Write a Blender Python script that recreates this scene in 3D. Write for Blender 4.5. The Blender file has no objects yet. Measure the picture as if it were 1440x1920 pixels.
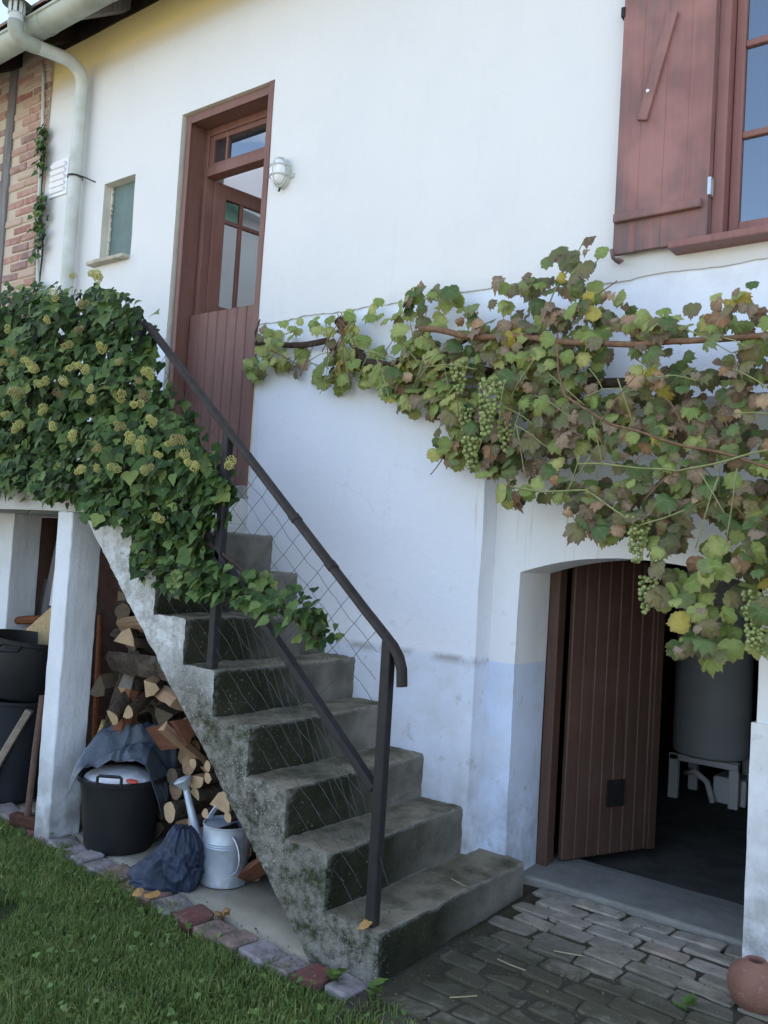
import bpy, bmesh, math, random
import numpy as np
from mathutils import Vector, Matrix, Euler, noise
R = math.radians
rnd = random.Random(7)
SC = bpy.context.scene
COL = SC.collection

# ------------------------------------------------------------------ camera
cam = bpy.data.cameras.new('camera')
cam.sensor_fit = 'HORIZONTAL'; cam.sensor_width = 36.0; cam.lens = 41.27
cam.clip_start = 0.05; cam.clip_end = 600
camo = bpy.data.objects.new('camera', cam); COL.objects.link(camo)
F = Vector((-0.61014412, 0.79093632, 0.04630219)); RT = Vector((0.7920362, 0.60742544, 0.06093434))
F.normalize(); RT = (RT - F*RT.dot(F)).normalized(); UP = RT.cross(F)
camo.matrix_world = Matrix(((RT.x, UP.x, -F.x, 2.0816), (RT.y, UP.y, -F.y, -3.1566), (RT.z, UP.z, -F.z, 1.3885), (0, 0, 0, 1)))
SC.camera = camo

# ------------------------------------------------------------------ sky, sun, exposure
SUN_EL, SUN_ROT = 52.0, 12.0           # behind the house: the whole front stands in its shade
w = bpy.data.worlds.new('World'); SC.world = w; w.use_nodes = True
nt = w.node_tree; nt.nodes.clear()
def wn(t, **k):
    n = nt.nodes.new(t)
    for a, b in k.items(): setattr(n, a, b)
    return n
wo = wn('ShaderNodeOutputWorld'); bg = wn('ShaderNodeBackground'); bg.inputs['Strength'].default_value = 0.12
sky = wn('ShaderNodeTexSky', sky_type='NISHITA', sun_disc=False, sun_elevation=R(SUN_EL), sun_rotation=R(SUN_ROT))
tc = wn('ShaderNodeTexCoord'); mp = wn('ShaderNodeMapping'); mp.inputs['Scale'].default_value = (1.0, 1.0, 2.6)
nz = wn('ShaderNodeTexNoise'); nz.inputs['Scale'].default_value = 2.1; nz.inputs['Detail'].default_value = 8; nz.inputs['Roughness'].default_value = .6
cr = wn('ShaderNodeMapRange'); cr.inputs['From Min'].default_value = .53; cr.inputs['From Max'].default_value = .68
mx = wn('ShaderNodeMix', data_type='RGBA'); mx.inputs['B'].default_value = (8.6, 8.3, 8.0, 1)
nt.links.new(tc.outputs['Generated'], mp.inputs['Vector']); nt.links.new(mp.outputs[0], nz.inputs['Vector'])
nt.links.new(nz.outputs['Fac'], cr.inputs['Value']); nt.links.new(cr.outputs['Result'], mx.inputs['Factor'])
nt.links.new(sky.outputs[0], mx.inputs['A']); nt.links.new(mx.outputs['Result'], bg.inputs['Color']); nt.links.new(bg.outputs[0], wo.inputs[0])
sun = bpy.data.lights.new('sun', 'SUN'); sun.energy = 3.6; sun.angle = R(.53); sun.color = (1, .93, .82)
suno = bpy.data.objects.new('sun', sun); COL.objects.link(suno)
sd = Vector((math.sin(R(SUN_ROT))*math.cos(R(SUN_EL)), math.cos(R(SUN_ROT))*math.cos(R(SUN_EL)), math.sin(R(SUN_EL))))
suno.rotation_euler = sd.to_track_quat('Z', 'Y').to_euler(); suno.location = (0, 20, 20)
vs = SC.view_settings; vs.view_transform = 'Standard'; vs.look = 'None'; vs.gamma = 1; vs.use_curve_mapping = False
vs.exposure = 2.0
SC.cycles.max_bounces = 8; SC.cycles.diffuse_bounces = 4; SC.cycles.transparent_max_bounces = 12

# ------------------------------------------------------------------ material helper
class NM:
    def __init__(s, name, color=(.5, .5, .5), rough=.75, spec=.3, metal=0):
        s.m = bpy.data.materials.new(name); s.m.use_nodes = True; s.t = s.m.node_tree
        s.b = s.t.nodes['Principled BSDF']; s.out = s.t.nodes['Material Output']
        s.b.inputs['Roughness'].default_value = rough; s.b.inputs['Metallic'].default_value = metal
        s.b.inputs['Specular IOR Level'].default_value = spec
        s.c = None; s.base = color; s.tc = s.n('ShaderNodeTexCoord')
        s.col = s.rgb(color); s.h = None
        s._done = False
    def n(s, t, **k):
        x = s.t.nodes.new(t)
        for a, b in k.items(): setattr(x, a, b)
        return x
    def l(s, a, b): s.t.links.new(a, b)
    def rgb(s, c):
        x = s.n('ShaderNodeRGB'); x.outputs[0].default_value = (*c, 1); return x.outputs[0]
    def coord(s, kind='Object', scale=(1, 1, 1), rot=(0, 0, 0)):
        m = s.n('ShaderNodeMapping'); m.inputs['Scale'].default_value = scale; m.inputs['Rotation'].default_value = rot
        if kind == 'World':
            g = s.n('ShaderNodeNewGeometry'); s.l(g.outputs['Position'], m.inputs[0])
        else: s.l(s.tc.outputs[kind], m.inputs[0])
        return m.outputs[0]
    def noise(s, scale, detail=4, rough=.55, sc=(1, 1, 1), kind='World', rot=(0, 0, 0), lo=.35, hi=.65, dist=0):
        x = s.n('ShaderNodeTexNoise'); x.inputs['Scale'].default_value = scale; x.inputs['Detail'].default_value = detail
        x.inputs['Roughness'].default_value = rough; x.inputs['Distortion'].default_value = dist
        s.l(s.coord(kind, sc, rot), x.inputs['Vector'])
        return s.rng(x.outputs['Fac'], lo, hi)
    def vor(s, scale, lo=0, hi=.3, kind='World', sc=(1, 1, 1)):
        x = s.n('ShaderNodeTexVoronoi'); x.inputs['Scale'].default_value = scale; s.l(s.coord(kind, sc), x.inputs['Vector'])
        return s.rng(x.outputs['Distance'], lo, hi)
    def rng(s, v, lo, hi, a=0., b=1.):
        x = s.n('ShaderNodeMapRange'); s.l(v, x.inputs['Value'])
        for k, q in (('From Min', lo), ('From Max', hi), ('To Min', a), ('To Max', b)): x.inputs[k].default_value = q
        return x.outputs['Result']
    def math(s, op, a, b=None):
        x = s.n('ShaderNodeMath', operation=op)
        for i, v in enumerate((a, b)):
            if v is None: continue
            if isinstance(v, (int, float)): x.inputs[i].default_value = v
            else: s.l(v, x.inputs[i])
        return x.outputs[0]
    def mul(s, *v):
        r = v[0]
        for q in v[1:]: r = s.math('MULTIPLY', r, q)
        return r
    def axis(s, ax, lo, hi, what='Position'):
        g = s.n('ShaderNodeNewGeometry'); x = s.n('ShaderNodeSeparateXYZ'); s.l(g.outputs[what], x.inputs[0])
        return s.rng(x.outputs[ax], lo, hi)
    def rand(s):
        g = s.n('ShaderNodeNewGeometry'); o = s.n('ShaderNodeObjectInfo')
        return s.math('FRACT', s.math('ADD', g.outputs['Random Per Island'], s.math('MULTIPLY', o.outputs['Random'], 7.31)))
    def ramp(s, v, stops, const=False):
        x = s.n('ShaderNodeValToRGB'); e = x.color_ramp.elements
        if const: x.color_ramp.interpolation = 'CONSTANT'
        while len(e) < len(stops): e.new(.5)
        for q, (p, c) in zip(e, stops): q.position = p; q.color = (*c, 1)
        s.l(v, x.inputs[0]); return x.outputs[0]
    def mix(s, fac, color, amount=1.0):
        x = s.n('ShaderNodeMix', data_type='RGBA')
        if amount != 1: fac = s.math('MULTIPLY', fac, amount)
        s.l(fac, x.inputs['Factor']); s.l(s.col, x.inputs['A'])
        if isinstance(color, tuple): x.inputs['B'].default_value = (*color, 1)
        else: s.l(color, x.inputs['B'])
        s.col = x.outputs['Result']; return s
    def bump(s, v, strength=.3, dist=.01):
        x = s.n('ShaderNodeBump'); x.inputs['Strength'].default_value = strength; x.inputs['Distance'].default_value = dist
        s.l(v, x.inputs['Height'])
        if s.h is not None: s.l(s.h, x.inputs['Normal'])
        s.h = x.outputs[0]; return s
    def roughmap(s, v, lo, hi): s.l(s.rng(v, 0, 1, lo, hi), s.b.inputs['Roughness']); return s
    def done(s, trans=0):
        s.l(s.col, s.b.inputs['Base Color'])
        if s.h is not None: s.l(s.h, s.b.inputs['Normal'])
        if trans:
            t = s.n('ShaderNodeBsdfTranslucent'); s.l(s.col, t.inputs[0]); x = s.n('ShaderNodeMixShader'); x.inputs[0].default_value = trans
            s.l(s.b.outputs[0], x.inputs[1]); s.l(t.outputs[0], x.inputs[2]); s.l(x.outputs[0], s.out.inputs[0])
        return s.m

# ------------------------------------------------------------------ mesh helper
class MB:
    def __init__(s): s.v = []; s.f = []; s.mi = []; s.cur = 0; s.uv = None
    def add(s, vs, fs):
        o = len(s.v); s.v += [tuple(v) for v in vs]
        for f in fs: s.f.append([i+o for i in f]); s.mi.append(s.cur)
        return s
    def box(s, x0, x1, y0, y1, z0, z1, M=None):
        vs = [Vector((x, y, z)) for z in (z0, z1) for y in (y0, y1) for x in (x0, x1)]
        if M is not None: vs = [M @ v for v in vs]
        return s.add(vs, [(0, 2, 3, 1), (4, 5, 7, 6), (0, 1, 5, 4), (2, 6, 7, 3), (0, 4, 6, 2), (1, 3, 7, 5)])
    def quad(s, a, b, c, d): return s.add([a, b, c, d], [(0, 1, 2, 3)])
    def prism(s, poly, y0, y1):
        n = len(poly); vs = [(x, y0, z) for x, z in poly] + [(x, y1, z) for x, z in poly]
        fs = [tuple(range(n)), tuple(range(2*n-1, n-1, -1))] + [(i, i+n, (i+1) % n+n, (i+1) % n) for i in range(n)]
        return s.add(vs, fs)
    def sweep(s, pts, sec, up=Vector((0, 1, 0)), cap=True):
        pts = [Vector(p) for p in pts]; n = len(sec); vs = []
        for i, p in enumerate(pts):
            a = pts[max(i-1, 0)]; b = pts[min(i+1, len(pts)-1)]; t = (b-a).normalized()
            u = up - t*up.dot(t)
            if u.length < 1e-4: u = Vector((1, 0, 0)) - t*t.x
            u.normalize(); q = t.cross(u)
            sc = 1
            for (c, d) in sec: vs.append(p + u*c + q*d)
        fs = [(i*n+k, i*n+(k+1) % n, (i+1)*n+(k+1) % n, (i+1)*n+k) for i in range(len(pts)-1) for k in range(n)]
        if cap: fs += [tuple(range(n-1, -1, -1)), tuple(range((len(pts)-1)*n, len(pts)*n))]
        return s.add(vs, fs)
    def tube(s, pts, r, n=8, radii=None, cap=True):
        pts = [Vector(p) for p in pts]; vs = []; pu = None
        for i, p in enumerate(pts):
            a = pts[max(i-1, 0)]; b = pts[min(i+1, len(pts)-1)]; t = (b-a).normalized()
            if pu is None: pu = t.orthogonal().normalized()
            pu = (pu - t*pu.dot(t)).normalized(); q = t.cross(pu); rr = radii[i] if radii else r
            for k in range(n):
                an = 2*math.pi*k/n; vs.append(p + pu*(rr*math.cos(an)) + q*(rr*math.sin(an)))
        fs = [(i*n+k, i*n+(k+1) % n, (i+1)*n+(k+1) % n, (i+1)*n+k) for i in range(len(pts)-1) for k in range(n)]
        if cap: fs += [tuple(range(n-1, -1, -1)), tuple(range((len(pts)-1)*n, len(pts)*n))]
        return s.add(vs, fs)
    def lathe(s, prof, n=24, M=None, c=(0, 0, 0)):
        vs = []; c = Vector(c)
        for (r, z) in prof:
            for k in range(n):
                a = 2*math.pi*k/n; v = Vector((r*math.cos(a), r*math.sin(a), z))
                vs.append((M @ v if M is not None else v) + c)
        fs = [(i*n+k, i*n+(k+1) % n, (i+1)*n+(k+1) % n, (i+1)*n+k) for i in range(len(prof)-1) for k in range(n)]
        return s.add(vs, fs)
    def mesh(s, name, mats, smooth=False):
        me = bpy.data.meshes.new(name); me.from_pydata(s.v, [], s.f); me.update()
        for m in (mats if isinstance(mats, (list, tuple)) else [mats]): me.materials.append(m)
        me.polygons.foreach_set('material_index', s.mi)
        if smooth is True: me.polygons.foreach_set('use_smooth', [True]*len(s.f))
        return me
    def build(s, name, mats, parent=None, smooth=False, bevel=0, seg=2, fix=True):
        org = Vector(parent['_o']) if parent is not None and '_o' in parent else Vector((0, 0, 0))
        if org.length: s.v = [tuple(Vector(v)-org) for v in s.v]
        me = s.mesh(name, mats, smooth)
        if fix:
            bm = bmesh.new(); bm.from_mesh(me); bmesh.ops.recalc_face_normals(bm, faces=bm.faces); bm.to_mesh(me); bm.free()
        o = bpy.data.objects.new(name, me); COL.objects.link(o); o.parent = parent
        if parent is not None: o['_o'] = tuple(org)
        if bevel:
            m = o.modifiers.new('bevel', 'BEVEL'); m.width = bevel; m.segments = seg; m.limit_method = 'ANGLE'; m.angle_limit = R(40)
        if smooth == 'auto':
            me.polygons.foreach_set('use_smooth', [True]*len(s.f)); me.set_sharp_from_angle(angle=R(35))
        return o

def tag(o, label=None, cat=None, group=None, kind=None):
    if label: o['label'] = label
    if cat: o['category'] = cat
    if group: o['group'] = group
    if kind: o['kind'] = kind
    return o
def thing(name, label, cat, loc=(0, 0, 0), group=None):
    o = bpy.data.objects.new(name, None); COL.objects.link(o); o.location = loc; o['_o'] = tuple(loc); o.empty_display_size = .1
    return tag(o, label, cat, group)
def link(name, me, parent=None, loc=(0, 0, 0), rot=None, scale=None, mat=None):
    o = bpy.data.objects.new(name, me); COL.objects.link(o); o.parent = parent
    org = Vector(parent['_o']) if parent is not None and '_o' in parent else Vector((0, 0, 0))
    if mat is not None: o.matrix_local = Matrix.Translation(-org) @ mat
    else:
        o.location = Vector(loc) - org
        if rot is not None: o.rotation_euler = rot
        if scale is not None: o.scale = (scale,)*3 if isinstance(scale, (int, float)) else scale
    return o
def rough(o, cuts, amp, scale, amp2=0, off=(0, 0, 0)):
    """cut the faces finer and let world-space noise make them uneven"""
    me = o.data; bm = bmesh.new(); bm.from_mesh(me)
    for _ in range(cuts): bmesh.ops.subdivide_edges(bm, edges=[e for e in bm.edges if e.calc_length() > .02], cuts=1, use_grid_fill=True)
    org = Vector(o.get('_o', (0, 0, 0))) + Vector(off)
    for v in bm.verts:
        p = v.co + org
        d = noise.noise_vector(p*scale)*amp
        if amp2: d += noise.noise_vector(p*scale*4.3)*amp2
        v.co += d
    bm.to_mesh(me); bm.free(); return o
def grid_sheet(x0, x1, y0, y1, nx, ny, zf):
    mb = MB(); vs = [(x0+(x1-x0)*i/nx, y0+(y1-y0)*j/ny) for j in range(ny+1) for i in range(nx+1)]
    mb.add([(x, y, zf(x, y)) for x, y in vs], [(j*(nx+1)+i, j*(nx+1)+i+1, (j+1)*(nx+1)+i+1, (j+1)*(nx+1)+i) for j in range(ny) for i in range(nx)])
    return mb

# ------------------------------------------------------------------ materials
def plaster(name, kind):
    k = .84 if kind == 'upper' else 1.03  # upper coat darkened to even out the light against the lower wall
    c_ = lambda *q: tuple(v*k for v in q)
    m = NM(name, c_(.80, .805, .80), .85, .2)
    m.mix(m.noise(1.1, 5, sc=(1, 1, .5)), c_(.755, .77, .78), .6)
    m.mix(m.noise(3.0, 6, lo=.5, hi=.72), c_(.72, .735, .75), .4)
    m.mix(m.noise(11, 5, .65, lo=.55, hi=.75), c_(.83, .83, .82), .5)
    if kind == 'upper':
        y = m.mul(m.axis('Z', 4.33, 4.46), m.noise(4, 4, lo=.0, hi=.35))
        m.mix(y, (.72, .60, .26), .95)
        m.mix(m.mul(m.noise(9, 5, .6, sc=(1.6, 1, .07), lo=.58, hi=.78), m.axis('Z', 4.0, 2.6)), (.60, .615, .62), .35)
    else:
        m.mix(m.rng(m.noise(.8, 3), 0, 1, .75, 1), (.77, .82, .92), .9 if kind == 'lower' else .35)
        top = m.mul(m.axis('Z', 2.20, 2.53), m.noise(5, 7, .65, lo=.42, hi=.70)); m.mix(top, (.50, .52, .54), .5)
        if kind == 'arch': m.mix(m.mul(m.axis('Z', .962, .955), m.axis('X', .45, .40)), (.60, .70, .90), .9)
        else: m.mix(m.axis('Z', .985, .955), (.64, .715, .87), .8)
        ed = m.mul(m.axis('Z', .93, .96), m.axis('Z', .985, .965), m.noise(9, 6, lo=.4, hi=.6))
        if kind == 'lower': m.mix(ed, (.33, .33, .32), .8)
        g = m.axis('Z', .96, .90); m.mix(m.mul(g, m.noise(5, 8, .65, lo=.40, hi=.64)), (.52, .53, .53), .45)
        g2 = m.axis('Z', .62, .1); m.mix(m.mul(g2, m.noise(6, 8, .7, lo=.32, hi=.62)), (.20, .20, .175), .9)
        m.mix(m.mul(m.axis('Z', 1.5, .6), m.noise(16, 5, .7, lo=.60, hi=.70)), (.36, .36, .35), .6)
        rs = m.mul(m.noise(26, 4, .6, sc=(1, 1, .045), lo=.60, hi=.68), m.axis('Z', 1.25, 1.6), m.axis('Z', 1.95, 1.7), m.axis('X', -.2, .1))
        m.mix(rs, (.50, .40, .27), .6)
    cr_ = m.n('ShaderNodeTexVoronoi', feature='DISTANCE_TO_EDGE'); cr_.inputs['Scale'].default_value = 1.1
    ad = m.n('ShaderNodeVectorMath', operation='ADD'); nv = m.n('ShaderNodeTexNoise'); nv.inputs['Scale'].default_value = 4; nv.inputs['Detail'].default_value = 6
    m.l(m.coord('World'), nv.inputs['Vector']); m.l(nv.outputs['Color'], ad.inputs[0]); m.l(m.coord('World'), ad.inputs[1]); m.l(ad.outputs[0], cr_.inputs['Vector'])
    m.mix(m.mul(m.rng(cr_.outputs['Distance'], .006, .001), m.noise(1.3, 3, lo=.52, hi=.62)), (.50, .51, .51), .30 if kind == 'upper' else .6)
    m.mix(m.noise(34, 3, sc=(1, 1, .12), lo=.56, hi=.75), c_(.70, .72, .75), .22)
    m.mix(m.noise(120, 3, .7, lo=.68, hi=.74), (.45, .46, .46), .5)
    m.bump(m.noise(2.2, 4, lo=0, hi=1), .3, .03); m.bump(m.noise(13, 4, .6, sc=(1, 1, 1.6), lo=.2, hi=.8, dist=.8), .06, .012); m.bump(m.noise(60, 5, lo=.2, hi=.8), .15, .004)
    return m.done()
M = {}
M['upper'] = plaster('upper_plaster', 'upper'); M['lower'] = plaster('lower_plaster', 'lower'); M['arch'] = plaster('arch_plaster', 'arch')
def paint_brown(name, c, c2, kind='World', vert=True, rg=.55):
    m = NM(name, c, rg, .35)
    sc = (1, 1, .06) if vert else (.06, 1, 1)
    m.mix(m.noise(60, 5, sc=sc, kind=kind, lo=.40, hi=.68), c2, .8)
    m.mix(m.noise(4, 5, kind=kind, lo=.5, hi=.75), tuple(q*1.25+.02 for q in c), .5)
    m.bump(m.noise(90, 4, sc=sc, kind=kind, lo=.2, hi=.8), .25, .003)
    return m.done()
M['door'] = paint_brown('door_paint', (.205, .100, .080), (.150, .074, .060))
M['cellardoor'] = paint_brown('cellar_door_paint', (.105, .058, .044), (.075, .042, .033))
M['frame'] = paint_brown('frame_paint', (.19, .095, .075), (.14, .07, .058))
M['framelit'] = paint_brown('lit_frame_paint', (.24, .115, .10), (.19, .09, .08))  # the frame paint again, lightened for the light falling on the window
def shutter_mat():
    m = NM('weathered_shutter_paint', (.250, .128, .116), .75, .2)
    m.mix(m.noise(55, 6, sc=(1, 1, .05), lo=.42, hi=.66), (.200, .108, .104), .75)
    m.mix(m.mul(m.noise(4, 6, .6, sc=(1.6, 1, .35), lo=.42, hi=.62), m.noise(80, 5, sc=(1, 1, .04), lo=.3, hi=.6)), (.140, .112, .110), .95)
    m.mix(m.noise(3, 3, lo=.48, hi=.66), (.37, .190, .170), .65)
    m.bump(m.noise(90, 4, sc=(1, 1, .05), lo=.2, hi=.8), .3, .003)
    return m.done()
M['shutter'] = shutter_mat()
def glass(name, tint=(.02, .025, .03), rough_=.02):
    m = NM(name, tint, rough_, .9); m.b.inputs['Coat Weight'].default_value = 1.0; m.b.inputs['Coat Roughness'].default_value = .01
    m.b.inputs['Coat IOR'].default_value = 2.4
    m.bump(m.noise(3.5, 2, lo=0, hi=1), .02, .02)
    return m.done()
M['winglass'] = glass('window_glass')
def clear_glass(name, tint, refl=.10):
    m = NM(name, tint, .02, .5)
    t = m.n('ShaderNodeBsdfTransparent'); t.inputs[0].default_value = (*tint, 1); g = m.n('ShaderNodeBsdfGlossy'); g.inputs['Roughness'].default_value = .02
    lw_ = m.n('ShaderNodeLayerWeight'); fr_ = m.math('ADD', m.math('MULTIPLY', m.math('POWER', lw_.outputs['Facing'], 4), .5), .05)
    x = m.n('ShaderNodeMixShader'); m.l(fr_, x.inputs[0]); m.l(t.outputs[0], x.inputs[1]); m.l(g.outputs[0], x.inputs[2]); m.l(x.outputs[0], m.out.inputs[0])
    return m.m
M['clear'] = clear_glass('clear_pane', (.9, .93, .92)); M['green'] = clear_glass('green_pane', (.55, .75, .64)); M['yelglass'] = clear_glass('yellow_pane', (.75, .78, .40))
def stair_mat():
    m = NM('old_concrete_stairs', (.310, .268, .190), .9, .2)
    m.mix(m.noise(5, 6, .65, lo=.38, hi=.66), (.130, .114, .074), .9)
    m.mix(m.noise(38, 5, .7, lo=.52, hi=.70), (.17, .165, .15), .55)
    up = m.axis('Z', .55, .9, 'Normal')
    # risers: dark algae, paler where the rain does not reach, near the wall
    rz = m.axis('X', .5, .85, 'Normal')
    wet = m.mul(rz, m.rng(m.noise(3.2, 5, .6), 0, 1, .86, 1))
    m.mix(wet, (.015, .019, .009))
    nearwall = m.mul(rz, m.axis('Y', -.50, -.14), m.rng(m.noise(6, 4), 0, 1, .4, 1))
    m.mix(nearwall, (.25, .235, .21), .9)
    m.mix(m.mul(rz, m.noise(85, 4, .75, lo=.64, hi=.68), m.axis('Y', -.40, -.75)), (.50, .51, .50), .9)
    # open side: limewash left on the upper part, lichen and moss on the lower
    sd_ = m.axis('Y', -.5, -.85, 'Normal')
    m.mix(m.mul(sd_, m.rng(m.noise(6, 6), 0, 1, .8, 1)), (.036, .037, .025))
    m.mix(m.mul(sd_, m.noise(9, 7, .7, sc=(1, 1, .6), lo=.46, hi=.64)), (.19, .19, .175), .8)
    m.mix(m.mul(sd_, m.noise(70, 4, .8, lo=.58, hi=.64), m.noise(5, 4, lo=.36, hi=.56)), (.66, .67, .66), .9)
    m.mix(m.mul(sd_, m.noise(150, 3, .8, lo=.60, hi=.65)), (.75, .77, .78), .8)
    g = m.n('ShaderNodeNewGeometry'); s = m.n('ShaderNodeSeparateXYZ'); m.l(g.outputs['Position'], s.inputs[0])
    # limewash follows the slope: height measured above the sloping soffit
    hgt = m.math('ADD', s.outputs['Z'], m.mul(m.noise(7, 6, .65, lo=0, hi=1), .45))
    m.mix(m.mul(sd_, m.rng(hgt, .95, 1.22), m.rng(m.noise(40, 5, .7, lo=.62, hi=.68), 0, 1, 1, .15)), (.66, .69, .70))
    m.mix(m.mul(sd_, m.noise(4.5, 6, .6, lo=.43, hi=.58), m.axis('Z', 1.2, .6)), (.032, .042, .014), .9)
    m.mix(m.mul(sd_, m.noise(26, 5, .8, lo=.63, hi=.68)), (.03, .035, .025), .9)
    # treads: moss in the corners and crumbs of lichen
    m.mix(m.mul(up, m.noise(6.5, 6, .6, lo=.46, hi=.64)), (.060, .066, .032), .75)
    m.mix(m.mul(up, m.noise(60, 4, .8, lo=.66, hi=.71)), (.40, .39, .36), .8)
    gp = m.n('ShaderNodeNewGeometry'); wear = m.mul(m.rng(gp.outputs['Pointiness'], .515, .56), m.noise(22, 5, .7, lo=.38, hi=.6))
    m.mix(wear, (.30, .29, .26), .75)
    m.bump(m.noise(45, 6, .7, lo=.1, hi=.9), .9, .014); m.bump(m.noise(9, 4, lo=.1, hi=.9), .4, .02); m.bump(m.vor(70, .05, .35), .35, .006)
    return m.done()
M['stair'] = stair_mat()
def concrete(name, c, dark, lich=(.6, .62, .62), low=False):
    m = NM(name, c, .9, .2)
    m.mix(m.noise(4, 6, .6, lo=.4, hi=.7), dark, .6)
    m.mix(m.noise(60, 4, .75, lo=.58, hi=.68), lich, .35)
    m.mix(m.noise(30, 5, .8, lo=.66, hi=.71), tuple(q*.35 for q in dark), .8)
    if low: m.mix(m.mul(m.axis('Z', .5, .02), m.noise(8, 6, lo=.3, hi=.6)), (.16, .16, .15), .8)
    m.bump(m.noise(70, 5, .7, lo=.1, hi=.9), .5, .006); m.bump(m.noise(12, 4, lo=.1, hi=.9), .25, .01)
    return m.done()
M['pillar'] = concrete('limewashed_pillar', (.66, .70, .75), (.50, .53, .56), low=True)
M['landing'] = concrete('landing_concrete', (.52, .53, .52), (.36, .37, .36))
M['strip'] = concrete('concrete_path_mat', (.36, .335, .265), (.18, .175, .13), (.48, .46, .40))
M['threshold'] = concrete('threshold_concrete', (.27, .265, .24), (.11, .112, .098), (.40, .40, .38))
def soil_mat():
    m = NM('dark_mossy_soil', (.062, .054, .040), .95, .15)
    m.mix(m.noise(4, 6, .6, lo=.45, hi=.66), (.055, .062, .026), .7); m.mix(m.noise(70, 5, .8, lo=.56, hi=.66), (.17, .16, .145), .7)
    m.mix(m.noise(12, 6, .6, lo=.54, hi=.68), (.075, .070, .062), .6)
    m.bump(m.noise(60, 6, .75, lo=.1, hi=.9), .8, .012); return m.done()
M['soil'] = soil_mat()
def lawn_mat():
    m = NM('lawn_soil', (.030, .045, .016), .95, .1)
    m.mix(m.noise(6, 6, lo=.4, hi=.65), (.045, .040, .025), .7); m.bump(m.noise(40, 5, lo=.1, hi=.9), .6, .02); return m.done()
M['lawn'] = lawn_mat()
def bounce_ground_mat():  # unseen pale ground, added to bounce sunlight onto the lower wall
    m = NM('pale_bounce_ground', (.36, .33, .27), .95, .1); m.mix(m.noise(3, 6, lo=.4, hi=.7), (.27, .25, .20), .7); m.mix(m.noise(60, 5, .8, lo=.5, hi=.7), (.46, .44, .38), .6); m.bump(m.vor(50, 0, .5), .6, .02); return m.done()
M['bounceground'] = bounce_ground_mat()
def paver_mat():
    m = NM('grey_clay_paver', (.20, .195, .19), .9, .2)
    m.col = m.ramp(m.rand(), [(0, (.27, .24, .195)), (.3, (.38, .335, .275)), (.55, (.31, .28, .24)), (.8, (.42, .37, .30)), (1, (.33, .255, .20))])
    m.mix(m.noise(14, 6, .65, lo=.42, hi=.66), (.17, .165, .12), .75); m.mix(m.noise(80, 4, .8, lo=.6, hi=.7), (.52, .51, .48), .5)
    m.mix(m.mul(m.axis('Y', .0, -.34), m.noise(4, 6, .65, lo=.22, hi=.48)), (.060, .058, .034), .92)
    m.bump(m.noise(50, 6, .7, lo=.1, hi=.9), .6, .008); return m.done()
M['paver'] = paver_mat()
def edging_mat():
    m = NM('edging_brick_clay', (.3, .15, .12), .9, .2)
    m.col = m.ramp(m.rand(), [(0, (.27, .245, .25)), (.22, (.235, .135, .115)), (.42, (.16, .055, .048)), (.52, (.255, .22, .21)), (.72, (.25, .175, .15)), (.92, (.34, .34, .36))], True)
    m.mix(m.noise(18, 6, .65, lo=.42, hi=.66), (.10, .09, .07), .8); m.mix(m.noise(70, 4, .8, lo=.6, hi=.7), (.45, .42, .42), .5)
    m.bump(m.noise(50, 6, .7, lo=.1, hi=.9), .6, .006); return m.done()
M['edging'] = edging_mat()
def wallbrick_mat():
    m = NM('old_wall_brick', (.35, .2, .15), .9, .2)
    m.col = m.ramp(m.rand(), [(0, (.35, .18, .15)), (.2, (.42, .30, .235)), (.4, (.28, .125, .11)), (.55, (.46, .36, .285)), (.75, (.35, .21, .18)), (1, (.22, .14, .135))])
    m.mix(m.noise(22, 5, .65, lo=.45, hi=.7), (.52, .42, .34), .5)
    m.bump(m.noise(70, 5, .7, lo=.1, hi=.9), .5, .006); return m.done()
M['wallbrick'] = wallbrick_mat()
M['mortar'] = concrete('lime_mortar', (.50, .43, .33), (.38, .33, .26))
def plain(name, c, rg=.6, var=.25, scale=8, spec=.3, metal=0, bump=.15, kind='World', sc=(1, 1, 1), c2=None):
    m = NM(name, c, rg, spec, metal)
    m.mix(m.noise(scale, 5, kind=kind, sc=sc, lo=.4, hi=.66), c2 or tuple(q*(1-var) for q in c), .9)
    m.bump(m.noise(scale*6, 4, kind=kind, sc=sc, lo=.2, hi=.8), bump, .004); return m.done()
M['iron'] = plain('black_painted_iron', (.019, .018, .020), .6, .4, 30, .35)
M['ironrust'] = plain('dark_rail_paint', (.034, .028, .026), .65, .45, 22, .3)
M['wire'] = plain('green_grey_wire', (.045, .062, .060), .5, .2, 20, .4)
M['zinc'] = plain('weathered_zinc', (.36, .39, .335), .55, .3, 4, .4, .2, c2=(.24, .26, .215))
M['pipe'] = plain('pale_grey_pipe', (.54, .58, .56), .6, .12, 7, .3, c2=(.42, .45, .40))
M['whiteplastic'] = plain('white_plastic', (.78, .80, .84), .4, .06, 9, .4)
M['darkwood'] = plain('dark_eave_wood', (.035, .026, .020), .9, .4, 9, .1)
M['timber'] = plain('grey_timber', (.21, .20, .20), .9, .4, 40, .1, sc=(1, 1, .08))
M['soffit'] = plain('limed_reveal', (.62, .60, .52), .9, .15, 10, .1)
M['greenboard'] = plain('green_grey_board', (.135, .195, .185), .6, .15, 14, .3)
M['stone'] = plain('sill_stone', (.46, .42, .33), .9, .35, 18, .1)
M['blackplastic'] = plain('black_plastic', (.012, .013, .016), .5, .3, 12, .45)
M['darktub'] = plain('dark_blue_tub', (.014, .018, .025), .6, .3, 7, .35)
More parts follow.
